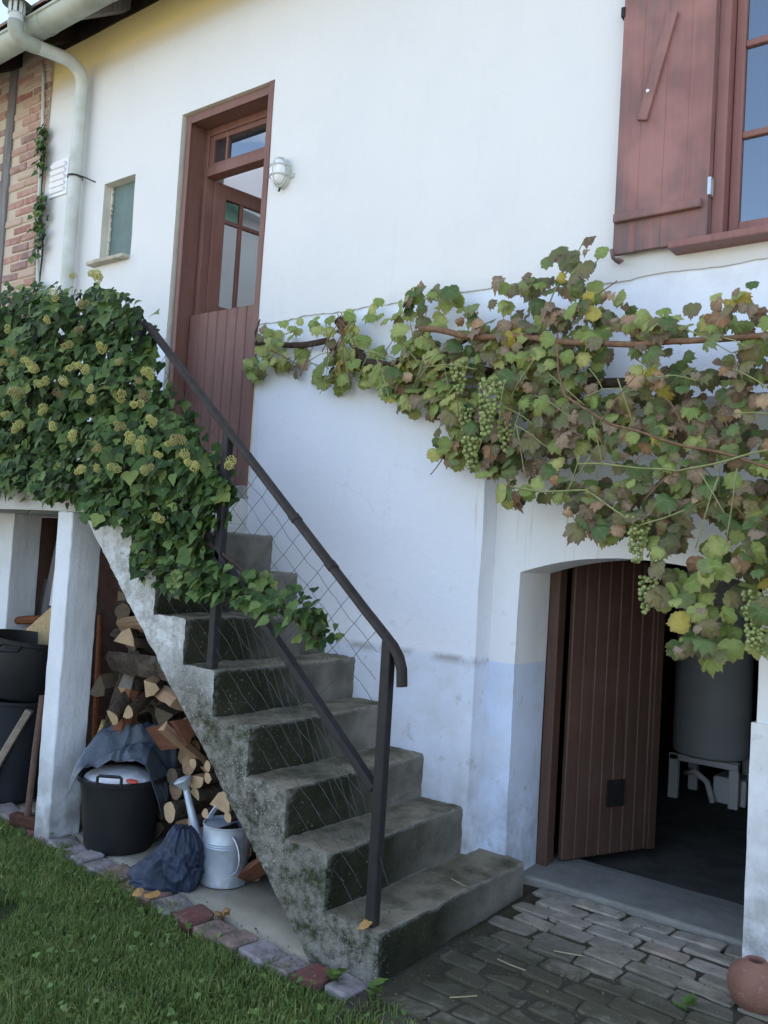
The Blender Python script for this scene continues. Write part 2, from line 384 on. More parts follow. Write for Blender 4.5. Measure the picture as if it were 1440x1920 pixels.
def galv():
    m = NM('galvanised_steel', (.54, .61, .69), .48, .5, .40)
    m.mix(m.vor(26, .1, .6), (.36, .42, .50), .5); m.mix(m.noise(5, 5, lo=.45, hi=.7), (.50, .55, .62), .5)
    m.mix(m.mul(m.axis('Z', .09, .0), m.noise(30, 5, lo=.4, hi=.62)), (.20, .20, .19), .6)
    m.bump(m.noise(40, 3, lo=.2, hi=.8), .04, .003); return m.done()
M['galv'] = galv()
def tarp():
    m = NM('blue_grey_plastic_sheet', (.070, .092, .122), .42, .45)
    m.mix(m.noise(9, 5, lo=.4, hi=.66), (.045, .058, .080), .7); m.mix(m.noise(26, 4, lo=.55, hi=.7), (.12, .15, .19), .5)
    m.bump(m.noise(14, 4, .6, lo=.1, hi=.9, dist=.4), .35, .02); return m.done()
M['tarp'] = tarp()
M['bluebag'] = plain('dark_blue_woven_bag', (.028, .042, .075), .6, .4, 10, .3, bump=.4)
M['whitebag'] = plain('white_bag_plastic', (.80, .82, .88), .4, .06, 20, .4)
M['redprint'] = plain('red_print', (.65, .10, .07), .4, .2, 20, .4)
def endwood(name, c):
    m = NM(name, c, .85, .15)
    if 'cut' in name:
        wv = m.n('ShaderNodeTexWave', wave_type='RINGS', rings_direction='Y'); wv.inputs['Scale'].default_value = 55; wv.inputs['Distortion'].default_value = 3; wv.inputs['Detail'].default_value = 2
        m.l(m.tc.outputs['Object'], wv.inputs['Vector']); m.mix(wv.outputs['Fac'], tuple(q*.72 for q in c), .6); m.mix(m.noise(14, 5, lo=.45, hi=.65), tuple(q*.6 for q in c), .6)
    else: m.mix(m.noise(60, 5, kind='Object', sc=(1, .08, 1), lo=.4, hi=.66), tuple(q*.6 for q in c), .7)
    m.mix(m.noise(30, 5, lo=.45, hi=.7), tuple(q*.75 for q in c), .7); m.bump(m.noise(120, 4, lo=.1, hi=.9), .3, .003); return m.done()
M['endcut'] = endwood('pale_cut_wood', (.54, .39, .24)); M['splitface'] = endwood('split_wood_face', (.36, .24, .15)); M['greysplit'] = endwood('grey_split_wood', (.30, .25, .195))
M['darksplit'] = endwood('dim_split_wood', (.19, .15, .11)); M['orangewood'] = endwood('reddish_stained_wood', (.17, .062, .028)); M['redwood'] = endwood('red_brown_split_wood', (.20, .088, .052))
M['yellowwood'] = endwood('fresh_yellow_wood', (.66, .50, .215)); M['tanboard'] = endwood('tan_plywood', (.50, .36, .19)); M['brownhandle'] = endwood('brown_handle_wood', (.15, .095, .075))
def bark():
    m = NM('log_bark', (.075, .058, .045), .95, .1); m.mix(m.noise(40, 6, .7, lo=.42, hi=.66), (.030, .024, .019), .9)
    m.mix(m.noise(9, 5, lo=.5, hi=.7), (.15, .125, .10), .6); m.bump(m.noise(60, 5, lo=.1, hi=.9), .8, .01); return m.done()
M['bark'] = bark()
def terracotta():
    m = NM('terracotta', (.24, .125, .092), .9, .15); m.mix(m.noise(9, 5, lo=.42, hi=.66), (.15, .08, .06), .8); m.mix(m.noise(50, 5, .8, lo=.58, hi=.7), (.42, .27, .22), .5)
    m.bump(m.noise(70, 4, lo=.1, hi=.9), .3, .004); return m.done()
M['terracotta'] = terracotta()
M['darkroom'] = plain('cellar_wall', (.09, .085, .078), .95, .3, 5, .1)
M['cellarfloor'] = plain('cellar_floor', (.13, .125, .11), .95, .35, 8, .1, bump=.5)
M['roomwhite'] = plain('hall_wall_paint', (.82, .83, .84), .85, .05, 4, .2)
M['underwall'] = plain('dark_brown_brickwork', (.05, .028, .023), .95, .4, 14, .1)
M['tank'] = plain('grey_tank', (.52, .56, .60), .55, .1, 5, .3)
M['tankleg'] = plain('pale_tank_leg', (.80, .82, .84), .5, .1, 8, .3)
M['rust'] = plain('rusty_iron', (.085, .040, .028), .85, .4, 30, .2, bump=.4)
def clay_tile():
    m = NM('clay_roof_tile', (.28, .17, .15), .85, .2); m.col = m.ramp(m.rand(), [(0, (.24, .13, .11)), (.5, (.33, .21, .18)), (1, (.27, .19, .18))])
    m.mix(m.noise(16, 5, lo=.45, hi=.7), (.16, .13, .12), .6); return m.done()
M['tile'] = clay_tile()
# leaves: colour from each leaf's own random number, dried rims and spots from its own UV
def leaf_mat(name, stops, rim=None, rimamt=.0, rg=.5, spec=.35, trans=.25, vein=(.25, .3, .12), veinamt=0):
    m = NM(name, (.1, .2, .05), rg, spec)
    m.col = m.ramp(m.rand(), stops)
    uv = m.n('ShaderNodeUVMap'); uv.uv_map = 'UVMap'
    v = m.n('ShaderNodeVectorMath', operation='LENGTH'); m.l(uv.outputs[0], v.inputs[0])
    nz_ = m.noise(9, 4, .6, lo=.2, hi=.8)
    if rim:
        e = m.math('ADD', v.outputs['Value'], m.math('MULTIPLY', nz_, .9))
        m.mix(m.rng(e, 1.05, 1.45), rim, rimamt)
    m.mix(m.noise(28, 4, .6, lo=.5, hi=.7), tuple(q*.6 for q in stops[len(stops)//2][1]), .45)
    if veinamt:
        s = m.n('ShaderNodeSeparateXYZ'); m.l(uv.outputs[0], s.inputs[0])
        m.mix(m.rng(m.math('ABSOLUTE', s.outputs['X']), .05, .015), vein, veinamt)
    if rim:
        for an in (0, 46, -46, 100, -100):      # the five veins of a vine leaf
            vr = m.n('ShaderNodeVectorRotate', rotation_type='Z_AXIS'); vr.inputs['Angle'].default_value = R(an); m.l(uv.outputs[0], vr.inputs['Vector'])
            s = m.n('ShaderNodeSeparateXYZ'); m.l(vr.outputs[0], s.inputs[0])
            m.mix(m.mul(m.rng(m.math('ABSOLUTE', s.outputs['X']), .055, .02), m.rng(s.outputs['Y'], .05, -.05)), tuple(min(1, q*1.3+.03) for q in stops[-1][1]), .14)
    m.bump(m.noise(45, 3, lo=.1, hi=.9), .35, .004)
    return m.done(trans)
M['ivy'] = leaf_mat('ivy_leaf_surface', [(0, (.016, .036, .010)), (.35, (.036, .076, .018)), (.7, (.066, .120, .030)), (.92, (.115, .175, .048)), (1, (.20, .25, .07))], rg=.55, spec=.22, trans=.12, veinamt=.35, vein=(.12, .17, .08))
M['ivyflower_'] = leaf_mat('ivy_flower_surface', [(0, (.42, .43, .15)), (.5, (.36, .37, .13)), (.8, (.27, .23, .11)), (1, (.50, .50, .19))], rg=.8, spec=.1, trans=.1)
def flower_mat():
    m = NM('ivy_flower_surface', (.4, .4, .1), .85, .1); oi = m.n('ShaderNodeObjectInfo')
    m.col = m.ramp(oi.outputs['Random'], [(0, (.56, .54, .20)), (.5, (.48, .47, .17)), (.72, (.36, .31, .14)), (.86, (.24, .18, .105)), (1, (.60, .57, .22))])
    m.mix(m.noise(160, 3, lo=.45, hi=.65), (.20, .19, .06), .6); return m.done(.15)
M['ivyflower'] = flower_mat()
M['vgreen'] = leaf_mat('vine_leaf_green', [(0, (.065, .115, .034)), (.4, (.105, .17, .048)), (.75, (.155, .215, .070)), (1, (.22, .27, .10))], (.17, .105, .07), .65, trans=.3)
M['vlight'] = leaf_mat('vine_leaf_yellow_green', [(0, (.20, .29, .07)), (.5, (.30, .38, .11)), (.85, (.39, .44, .15)), (1, (.50, .48, .16))], (.26, .20, .07), .5, trans=.38)
M['vbrown'] = leaf_mat('vine_leaf_dry', [(0, (.12, .085, .055)), (.3, (.205, .155, .105)), (.6, (.29, .225, .16)), (.85, (.34, .19, .105)), (1, (.50, .39, .25))], (.15, .105, .07), .55, rg=.85, spec=.1, trans=.15)
M['vmixed'] = leaf_mat('vine_leaf_withering', [(0, (.085, .105, .04)), (.4, (.135, .155, .055)), (.7, (.18, .165, .07)), (1, (.24, .21, .08))], (.17, .12, .10), .85, trans=.25)
M['vyellow'] = leaf_mat('vine_leaf_yellow', [(0, (.42, .38, .06)), (1, (.52, .42, .10))], (.30, .17, .06), .7, trans=.35)
M['grape'] = leaf_mat('green_grape_skin', [(0, (.24, .30, .10)), (.5, (.32, .38, .14)), (1, (.42, .44, .19))], rg=.4, spec=.4, trans=.25)
M['cane'] = plain('vine_cane', (.21, .125, .075), .85, .4, 40, .15, bump=.4)
M['oldcane'] = plain('old_vine_wood', (.075, .055, .045), .95, .4, 40, .1, bump=.6)
M['tendril'] = plain('green_shoot', (.24, .26, .11), .7, .3, 20, .2)
def grass_mat():
    m = NM('grass_blade', (.05, .1, .02), .6, .25)
    m.col = m.ramp(m.rand(), [(0, (.095, .150, .040)), (.45, (.160, .235, .058)), (.8, (.230, .300, .085)), (.94, (.33, .35, .13)), (1, (.46, .40, .22))])
    m.mix(m.noise(5, 5, lo=.45, hi=.68), (.100, .155, .040), .5)
    return m.done(.4)
M['grass'] = grass_mat()
M['gritstone'] = plain('grit_stone', (.17, .15, .12), .95, .5, 200, .1)
M['weed'] = leaf_mat('weed_leaf_surface', [(0, (.07, .14, .03)), (1, (.14, .22, .05))], trans=.25)
M['fallen'] = leaf_mat('fallen_leaf_surface', [(0, (.30, .15, .05)), (.5, (.45, .27, .10)), (1, (.20, .13, .08))], rg=.85, spec=.1, trans=.1)
M['straw'] = plain('dry_straw', (.36, .31, .19), .9, .2, 20, .1)
exec_mark = 0
# ================================================================== LARGE STRUCTURE
def prismx(mb, poly, x0, x1):
    n = len(poly); vs = [(x0, y, z) for y, z in poly] + [(x1, y, z) for y, z in poly]
    return mb.add(vs, [tuple(range(n)), tuple(range(2*n-1, n-1, -1))] + [(i, i+n, (i+1) % n+n, (i+1) % n) for i in range(n)])
def wall_cells(mb, xs, zs, y, holes):
    for a, b in zip(xs[:-1], xs[1:]):
        for c, d in zip(zs[:-1], zs[1:]):
            mx_, mz = (a+b)/2, (c+d)/2
            if any(h[0] < mx_ < h[1] and h[2] < mz < h[3] for h in holes): continue
            mb.quad((a, y, c), (b, y, c), (b, y, d), (a, y, d))
def frange(a, b, step):
    n = max(1, round((b-a)/step)); return [a+(b-a)*i/n for i in range(n+1)]
def cuts(pts, step):
    o = []
    for a, b in zip(pts[:-1], pts[1:]): o += frange(a, b, step)[:-1]
    return o + [pts[-1]]

# ---- ground
g = MB(); g.quad((-90, -90, -.03), (90, -90, -.03), (90, 90, -.03), (-90, 90, -.03))
tag(g.build('ground', M['bounceground']), kind='structure')

# ---- the house
DX0, DX1, DZ0, DZ1 = -2.0, -1.252, 1.64, 3.845
SX0, SX1, SZ0, SZ1 = -2.72, -2.405, 3.09, 3.59
WX0, WX1, WZ0, WZ1 = 1.055, 2.25, 2.585, 4.05
AX0, AX1 = .290, 1.252
XL, XC, XR = -3.42, .163, 5.0
house = thing('house', 'white plastered house with brown doors, a raised back entrance and an arched cellar doorway', 'house')
mb = MB()
holes = [(DX0, DX1, DZ0, DZ1), (SX0, SX1, SZ0, SZ1), (WX0, WX1, WZ0, WZ1)]
wall_cells(mb, cuts([XL, SX0, SX1, DX0, DX1, WX0, WX1, XR], .12), cuts([2.575, WZ0, SZ0, SZ1, DZ1, WZ1, 4.95], .12), 0, holes)
# ragged lower lip of the upper coat of plaster
xs = cuts([XL, DX0, DX1, XR], .03)
lip = lambda x: 2.538 + .010*noise.noise((x*5, 1, 2)) + .007*noise.noise((x*23, 4, 2)) - (.05 if x > .55 else .05*max(0, (x-.35)/.2)*(x > .35))
for a, b in zip(xs[:-1], xs[1:]):
    if DX0 < (a+b)/2 < DX1: continue
    za, zb = lip(a), lip(b)
    mb.quad((a, 0, za), (b, 0, zb), (b, 0, 2.575), (a, 0, 2.575)); mb.quad((a, 0, za), (a, .03, za), (b, .03, zb), (b, 0, zb))
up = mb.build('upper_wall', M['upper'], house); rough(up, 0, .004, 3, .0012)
mb = MB()
wall_cells(mb, cuts([XL, DX0, DX1, XC], .12), cuts([-.1, DZ0, 2.56], .12), .011, [(DX0, DX1, DZ0, 3)])
wall_cells(mb, cuts([XC, XR], .12), cuts([2.02, 2.56], .12), .011, [])
mb.quad((XC, .0, 2.015), (XR, .0, 2.015), (XR, .2, 2.015), (XC, .2, 2.015))
for c, d in zip(cuts([-.1, 2.02], .12)[:-1], cuts([-.1, 2.02], .12)[1:]): mb.quad((XC, .011, c), (XC, .12, c), (XC, .12, d), (XC, .011, d))
lo = mb.build('lower_wall', M['lower'], house); rough(lo, 0, .006, 3, .0015)
# arch wall, set back
mb = MB(); YA, YB = .12, .40
def arc(x): t = (x-AX0)/(AX1-AX0)*2-1; return 1.343 + .082*(1-t*t)
ax = frange(AX0, AX1, .06)
wall_cells(mb, cuts([XC, AX0], .06), cuts([-.1, .957, 2.06], .12), YA, []); wall_cells(mb, cuts([AX1, XR], .12), cuts([.877, 2.06], .12), YA, [])
wall_cells(mb, cuts([AX1-.014, XR], .12), cuts([-.1, .877], .12), YA-.014, [])
mb.quad((AX1-.014, YA-.014, .877), (XR, YA-.014, .877), (XR, YA, .877), (AX1-.014, YA, .877))
mb.quad((AX1-.014, YA-.014, -.1), (AX1-.014, YB, -.1), (AX1-.014, YB, .877), (AX1-.014, YA-.014, .877))
for a, b in zip(ax[:-1], ax[1:]):
    mb.quad((a, YA, arc(a)), (b, YA, arc(b)), (b, YA, 2.06), (a, YA, 2.06)); mb.quad((a, YA, arc(a)), (a, YB, arc(a)), (b, YB, arc(b)), (b, YA, arc(b)))
mb.quad((AX0, YA, -.1), (AX0, YB, -.1), (AX0, YB, arc(AX0)), (AX0, YA, arc(AX0))); mb.quad((AX1, YA, .877), (AX1, YB, .877), (AX1, YB, arc(AX1)), (AX1, YA, arc(AX1)))
aw = mb.build('arch_wall', M['arch'], house); rough(aw, 1, .005, 3, .0012)
# reveals of the upper openings
for (a, b, c, d, dep) in ((DX0, DX1, DZ0, DZ1, .34), (SX0, SX1, SZ0, SZ1, .09), (WX0, WX1, WZ0, WZ1, .2)):
    mb = MB(); y0 = .0; mb.quad((a, y0, c), (a, dep, c), (a, dep, d), (a, y0, d)); mb.quad((b, y0, c), (b, y0, d), (b, dep, d), (b, dep, c))
    mb.quad((a, y0, d), (a, dep, d), (b, dep, d), (b, y0, d)); mb.quad((a, y0, c), (b, y0, c), (b, dep, c), (a, dep, c))
    rv = mb.build('reveal', M['soffit'], house); rough(rv, 2, .004, 3, .0015)
# dark brickwork of the wall below the landing
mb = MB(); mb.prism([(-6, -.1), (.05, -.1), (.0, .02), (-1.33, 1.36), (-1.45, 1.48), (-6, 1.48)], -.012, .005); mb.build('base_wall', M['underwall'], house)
# shell: the rest of the house keeps the sun off the yard
mb = MB(); mb.box(-11, -10.8, .1, 9, -.1, 4.6); mb.box(XR, XR+.2, .0, 9, -.1, 4.9); mb.box(-11, XR+.2, 9, 9.2, -.1, 4.6)
mb.box(-11, -3.8, .09, .2, -.1, 2.0)
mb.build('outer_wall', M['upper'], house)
sl = .78; zE = 4.385
zr = lambda y: zE+(y+.58)*sl
HX0, HX1, HY0, HY1 = -3.0, -.7, .6, 2.05      # unseen roof opening, added to let skylight brighten the hall
def slope(mb, y0, y1, x0, x1): prismx(mb, [(y0, zr(y0)), (y1, zr(y1)), (y1, zr(y1)+.07), (y0, zr(y0)+.07)], x0, x1)
mb = MB(); slope(mb, -.43, HY0, -11.3, XR+.5); slope(mb, HY0, HY1, -11.3, HX0); slope(mb, HY0, HY1, HX1, XR+.5); slope(mb, HY1, 4.5, -11.3, XR+.5)
prismx(mb, [(4.5, zr(4.5)), (9.6, zE), (9.6, zE+.07), (4.5, zr(4.5)+.07)], -11.3, XR+.5)
roof = mb.build('roof', M['darkwood'], house)
ro = roof
x = -7.0
while x < 3.5:
    r_ = MB(); prismx(r_, [(-.40, zr(-.40)-.004), (.05, zr(.05)-.004), (.05, zr(.05)-.17), (-.36, zr(-.36)-.13)], x, x+.085)
    r_.build('rafter', M['timber'] if abs(x+2.5) < .4 else M['darkwood'], ro, bevel=.006); x += .62
mb = MB(); mb.box(-8, XR, -.012, .10, 4.635, 4.80); mb.build('wall_plate', M['darkwood'], ro)
tl = MB(); tl.box(0, .19, 0, .3, 0, .014); tlm = tl.mesh('roof_tile', M['tile'])
for r_ in range(3):
    for k in range(18):
        m4 = Matrix.Translation((-6.2+k*.2+(.1 if r_ % 2 else 0), -.455+r_*.17, zr(-.455+r_*.17)+.072)) @ Matrix.Rotation(math.atan(sl)-.03+rnd.uniform(-.01, .01), 4, 'X')
        link('roof_tile', tlm, roof, mat=m4)
# gutter: a half round with seams, and its brackets
mb = MB(); GY, GZ, GR = -.40, 4.475, .080
sec = [(GR*math.cos(a), GR*math.sin(a)) for a in [math.pi+math.pi*k/10 for k in range(11)]]
secin = [((GR-.006)*math.cos(a), (GR-.006)*math.sin(a)) for a in [2*math.pi-math.pi*k/10 for k in range(11)]]
prismx(mb, [(GY+c, GZ+s) for c, s in sec+secin], -8, XR)
mb.tube([(-8, GY-GR, GZ+.004), (XR, GY-GR, GZ+.004)], .011, 8)
gut = mb.build('gutter', M['zinc'], house, smooth='auto')
for xq in (-2.86, -2.22, -1.5, -.6, .4):
    s_ = MB(); prismx(s_, [(GY+(GR+.004)*math.cos(a), GZ+(GR+.004)*math.sin(a)) for a in [math.pi+math.pi*k/10 for k in range(11)]]+[(GY+GR*math.cos(a), GZ+GR*math.sin(a)) for a in [2*math.pi-math.pi*k/10 for k in range(11)]], xq, xq+.03)
    s_.build('seam', M['zinc'], gut, smooth='auto')

# ---- rooms behind the openings
mb = MB()
def room(mb, x0, x1, y0, y1, z0, z1):
    mb.quad((x0, y0, z0), (x0, y1, z0), (x0, y1, z1), (x0, y0, z1)); mb.quad((x1, y0, z0), (x1, y0, z1), (x1, y1, z1), (x1, y1, z0))
    mb.quad((x0, y1, z0), (x1, y1, z0), (x1, y1, z1), (x0, y1, z1)); mb.quad((x0, y0, z1), (x0, y1, z1), (x1, y1, z1), (x1, y0, z1)); 
def open_room(mb, x0, x1, y0, y1, z0, z1):
    mb.quad((x0, y0, z0), (x0, y1, z0), (x0, y1, z1), (x0, y0, z1)); mb.quad((x1, y0, z0), (x1, y0, z1), (x1, y1, z1), (x1, y1, z0))
    mb.quad((x0, y1, z0), (x1, y1, z0), (x1, y1, z1), (x0, y1, z1))
    mb.quad((x0, y0, z1), (x1, y0, z1), (x1, HY0, z1), (x0, HY0, z1)); mb.quad((x0, HY0, z1), (HX0, HY0, z1), (HX0, y1, z1), (x0, y1, z1)); mb.quad((HX1, HY0, z1), (x1, HY0, z1), (x1, y1, z1), (HX1, y1, z1)); mb.quad((HX0, HY1, z1), (HX1, HY1, z1), (HX1, y1, z1), (HX0, y1, z1))
    for a, b in (((HX0, HY0), (HX1, HY0)), ((HX0, HY1), (HX1, HY1)), ((HX0, HY0), (HX0, HY1)), ((HX1, HY0), (HX1, HY1))):
        mb.quad((*a, z1), (*b, z1), (*b, zr(b[1])+.05), (*a, zr(a[1])+.05))
open_room(mb, -3.1, -.6, .34, 2.1, 1.62, 3.98); mb.build('hall_wall', M['roomwhite'], house, fix=False)
mb = MB(); mb.quad((-3.1, .2, 1.625), (-.6, .2, 1.625), (-.6, 2.1, 1.625), (-3.1, 2.1, 1.625)); mb.build('hall_floor', M['tanboard'], house)
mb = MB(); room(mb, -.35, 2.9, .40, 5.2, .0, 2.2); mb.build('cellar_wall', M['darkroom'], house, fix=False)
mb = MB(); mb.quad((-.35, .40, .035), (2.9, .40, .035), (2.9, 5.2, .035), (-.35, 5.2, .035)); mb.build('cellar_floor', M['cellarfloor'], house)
th = MB(); th.box(AX0-.02, AX1+.02, .245, .62, -.05, .075); th = th.build('threshold', M['threshold'], house, bevel=.012); rough(th, 3, .006, 6, .002)

# ---- back door (half door closed, glazed upper leaf swung inwards)
door = MB()
yF = .022
fw = .036
door.box(DX0+.016, DX0+.016+fw, yF, .14, DZ0, DZ1-.002); door.box(DX1-fw-.004, DX1-.001, -.006, .14, DZ0, DZ1-.002); door.box(DX0+.016+fw, DX1-fw-.004, yF, .14, DZ1-fw-.012, DZ1-.002)
door.box(DX0+.016+fw*.55, DX0+.016+fw+.012, yF-.008, yF, DZ0, DZ1-fw); door.box(DX0+.016+fw, DX1-fw-.004, yF-.008, yF, DZ1-fw-.022, DZ1-fw-.002)
door = door.build('back_door', M['frame'], house, bevel=.004)
x0, x1 = DX0+.016+fw, DX1-fw-.004
mb = MB(); mb.box(x0, x0+.03, .14, .20, DZ0, DZ1-fw); mb.box(x1-.03, x1, .14, .20, DZ0, DZ1-fw); mb.box(x0+.03, x1-.03, .14, .20, DZ1-fw-.05, DZ1-fw)
mb.box(x0+.03, x1-.03, .135, .21, 3.515, 3.565)
mb.build('inner_frame', M['door'], door, bevel=.003)
tz0, tz1 = 3.565, DZ1-fw-.05
mb = MB(); a, b = x0+.03, x1-.03
mb.box(a, a+.035, .15, .185, tz0, tz1); mb.box(b-.03, b, .15, .185, tz0, tz1); mb.box(a+.035, b-.03, .15, .185, tz1-.03, tz1); mb.box(a+.035, b-.03, .15, .185, tz0, tz0+.028)
mb.box(a+.135, a+.155, .15, .183, tz0+.028, tz1-.03); mb.box(b-.135, b-.115, .15, .183, tz0+.028, tz1-.03)
mb.build('transom', M['frame'], door, bevel=.003)
for p, q in ((a+.035, a+.135), (a+.155, b-.135), (b-.115, b-.03)):
    pm = MB(); pm.box(p, q, .165, .169, tz0+.028, tz1-.03); pm.build('pane', M['winglass'], door)
# half door of tongued boards
hb0, hb1 = x0+.012, x1-.012; n = 8
for i in range(n):
    p = hb0+(hb1-hb0)*i/n; q = hb0+(hb1-hb0)*(i+1)/n
    bm_ = MB(); bm_.box(p+.001, q-.001, .105, .135, 1.70, 2.69); bm_.build('board', M['door'], door, bevel=.005, seg=1)
mb = MB(); mb.box(hb0, hb1, .137, .16, 1.75, 1.85); mb.box(hb0, hb1, .137, .16, 2.5, 2.6); mb.build('ledge', M['door'], door)
mb = MB(); mb.box(x1-.085, x1-.05, .092, .104, 2.555, 2.568); mb.build('latch', M['iron'], door)
mb = MB(); mb.box(DX0, DX1, -.03, .2, 1.615, 1.69); mb.build('door_sill', M['threshold'], door, bevel=.006)
# glazed leaf
H = Matrix.Translation((x0+.035, .20, 0)) @ Matrix.Rotation(R(80), 4, 'Z')
LW = .60; lz0, lz1 = 2.66, 3.515
mb = MB(); T = .035
mb.box(0, .085, 0, T, lz0, lz1, H); mb.box(LW-.085, LW, 0, T, lz0, lz1, H); mb.box(.085, LW-.085, 0, T, lz1-.085, lz1, H); mb.box(.085, LW-.085, 0, T, lz0, lz0+.03, H)
zs = [lz0+.03, 2.775, 3.30, lz1-.085]; xs = [.085, .20, .40, LW-.085]
for zq in zs[1:3]: mb.box(.085, LW-.085, .004, T-.004, zq-.011, zq+.011, H)
for xq in xs[1:3]:
    for c, d in zip(zs[:-1], zs[1:]): mb.box(xq-.011, xq+.011, .004, T-.004, c+(.011 if c != zs[0] else 0), d-(.011 if d != zs[-1] else 0), H)
mb.build('glazed_leaf', M['door'], door, bevel=.003)
for i in range(3):
    for j in range(3):
        pm = MB(); pm.box(xs[i]+(.011 if i else 0), xs[i+1]-(.011 if i < 2 else 0), .015, .018, zs[j]+(.011 if j else 0), zs[j+1]-(.011 if j < 2 else 0), H)
        pm.build('pane', M['green'] if (i in (0, 2) and j == 2) else (M['yelglass'] if i == 0 and j == 0 else M['clear']), door)

# ---- small boarded window
sw = MB(); sw.box(SX0, SX1, .062, .085, SZ0, SZ1); sw = sw.build('small_window', M['greenboard'], house); 
mb = MB(); mb.box(SX0-.06, SX1-.005, -.055, .06, SZ0-.025, SZ0-.002); mb = mb.build('sill', M['stone'], sw, bevel=.004); rough(mb, 2, .004, 9)
ch = MB()
z = SZ0
while z < SZ1:      # crumbling putty round the board
    q = rnd.uniform(.012, .035); ch.box(SX0+.0, SX0+rnd.uniform(.008, .02), .045, .061, z, min(z+q, SZ1)); z += q
ch.build('putty', M['soffit'], sw, bevel=.003, seg=1)

# ---- big window, shutter, sill
win = MB(); a, b, c, d = WX0, WX1, WZ0, WZ1
win.box(a+.002, a+.045, -.010, .10, c+.001, d); win.box(b-.045, b-.002, -.010, .10, c+.001, d); win.box(a+.045, b-.045, -.010, .10, d-.045, d); win.box(a+.045, b-.045, -.004, .10, c+.001, c+.02)
win = win.build('window', M['framelit'], house, bevel=.004)
mid = (a+b)/2
for p, q in ((a+.047, mid-.002), (mid+.002, b-.047)):
    mb = MB(); s_ = .035
    mb.box(p, p+s_, .045, .085, c+.022, d-.047); mb.box(q-s_, q, .045, .085, c+.022, d-.047); mb.box(p+s_, q-s_, .045, .085, c+.022, c+.068); mb.box(p+s_, q-s_, .045, .085, d-.085, d-.047)
    zz = [c+.068, 2.975, 3.315, 3.655, d-.085]
    for zq in zz[1:-1]: mb.box(p+s_, q-s_, .048, .08, zq-.012, zq+.012)
    sash = mb.build('sash', M['framelit'], win, bevel=.004)
    for k in range(4):
        pm = MB(); pm.box(p+s_, q-s_, .062, .066, zz[k]+(.012 if k else 0), zz[k+1]-(.012 if k < 3 else 0)); pm.build('pane', M['winglass'], win)
mb = MB(); mb.box(.93, 2.4, -.085, .03, 2.548, 2.578); mb.build('window_sill', M['framelit'], win, bevel=.006)
shut = MB(); shut.box(.70, 1.058, -.022, -.016, 2.60, 3.95)
shut = shut.build('shutter', M['shutter'], house)
bx = [.704, .792, .885, .972, 1.056]
for p, q in zip(bx[:-1], bx[1:]):
    s_ = MB(); s_.box(p+.0001, q-.0001, -.046+rnd.uniform(-.0008, .0008), -.023, 2.575+rnd.uniform(-.002, .002), 3.97); s_.build('board', M['shutter'], shut, bevel=.0008, seg=1)
for zq, w_ in ((2.712, .33), (3.78, .33)):
    s_ = MB(); s_.box(.708, .708+w_, -.072, -.047, zq-.022, zq+.012); s_.build('batten', M['shutter'], shut, bevel=.006)
s_ = MB(); Mz = Matrix.Translation((.800, -.047, 3.07)) @ Matrix.Rotation(R(14.5), 4, 'Y'); s_.box(-.020, .020, -.016, 0, 0, .40, Mz); s_.build('brace', M['shutter'], shut, bevel=.003)
s_ = MB(); s_.lathe([(.0, .004), (.006, .003), (.007, 0)], 8, Matrix.Rotation(R(90), 4, 'X'), (.820, -.064, 3.175)); s_.build('nail', M['whiteplastic'], shut)
s_ = MB(); s_.box(1.053, 1.066, -.052, -.02, 2.735, 2.80); s_.build('hinge', M['galv'], shut, bevel=.002)
s_ = MB(); s_.tube([(.715, -.005, 2.555), (.715, -.03, 2.553), (.712, -.058, 2.558), (.706, -.062, 2.59)], .007, 8); s_.tube([(.712, -.05, 2.555), (.735, -.06, 2.550), (.752, -.056, 2.538)], .006, 8); s_.build('shutter_catch', M['shutter'], shut, smooth=True)
s_ = MB(); s_.box(.693, .708, -.055, -.02, 3.505, 3.545); s_.build('stop', M['iron'], shut, bevel=.003)

# ---- cellar door
cf = MB(); cf.box(AX0-.0, AX0+.05, .40, .47, .05, 1.44); cf.box(AX0+.05, AX1+.05, .40, .47, 1.425, 1.52); cf.box(AX1+.0, AX1+.05, .40, .47, .05, 1.425)
cd = cf.build('cellar_door', M['cellardoor'], house, bevel=.005)
H = Matrix.Translation((.368, .490, 0)) @ Matrix.Rotation(R(66), 4, 'Z')
n = 8; Wd = .555
for i in range(n):
    s_ = MB(); s_.box(Wd*i/n+.001, Wd*(i+1)/n-.001, 0, .028, .085, 1.42, H); s_.build('board', M['cellardoor'], cd, bevel=.005, seg=1)
mb = MB(); mb.box(Wd-.045, Wd, -.008, -.001, .085, 1.42, H); mb.build('edge_strip', M['cellardoor'], cd, bevel=.002)
mb = MB(); mb.box(.245, .345, -.010, -.001, .30, .42, H); cat_ = mb.build('grille', M['iron'], cd)

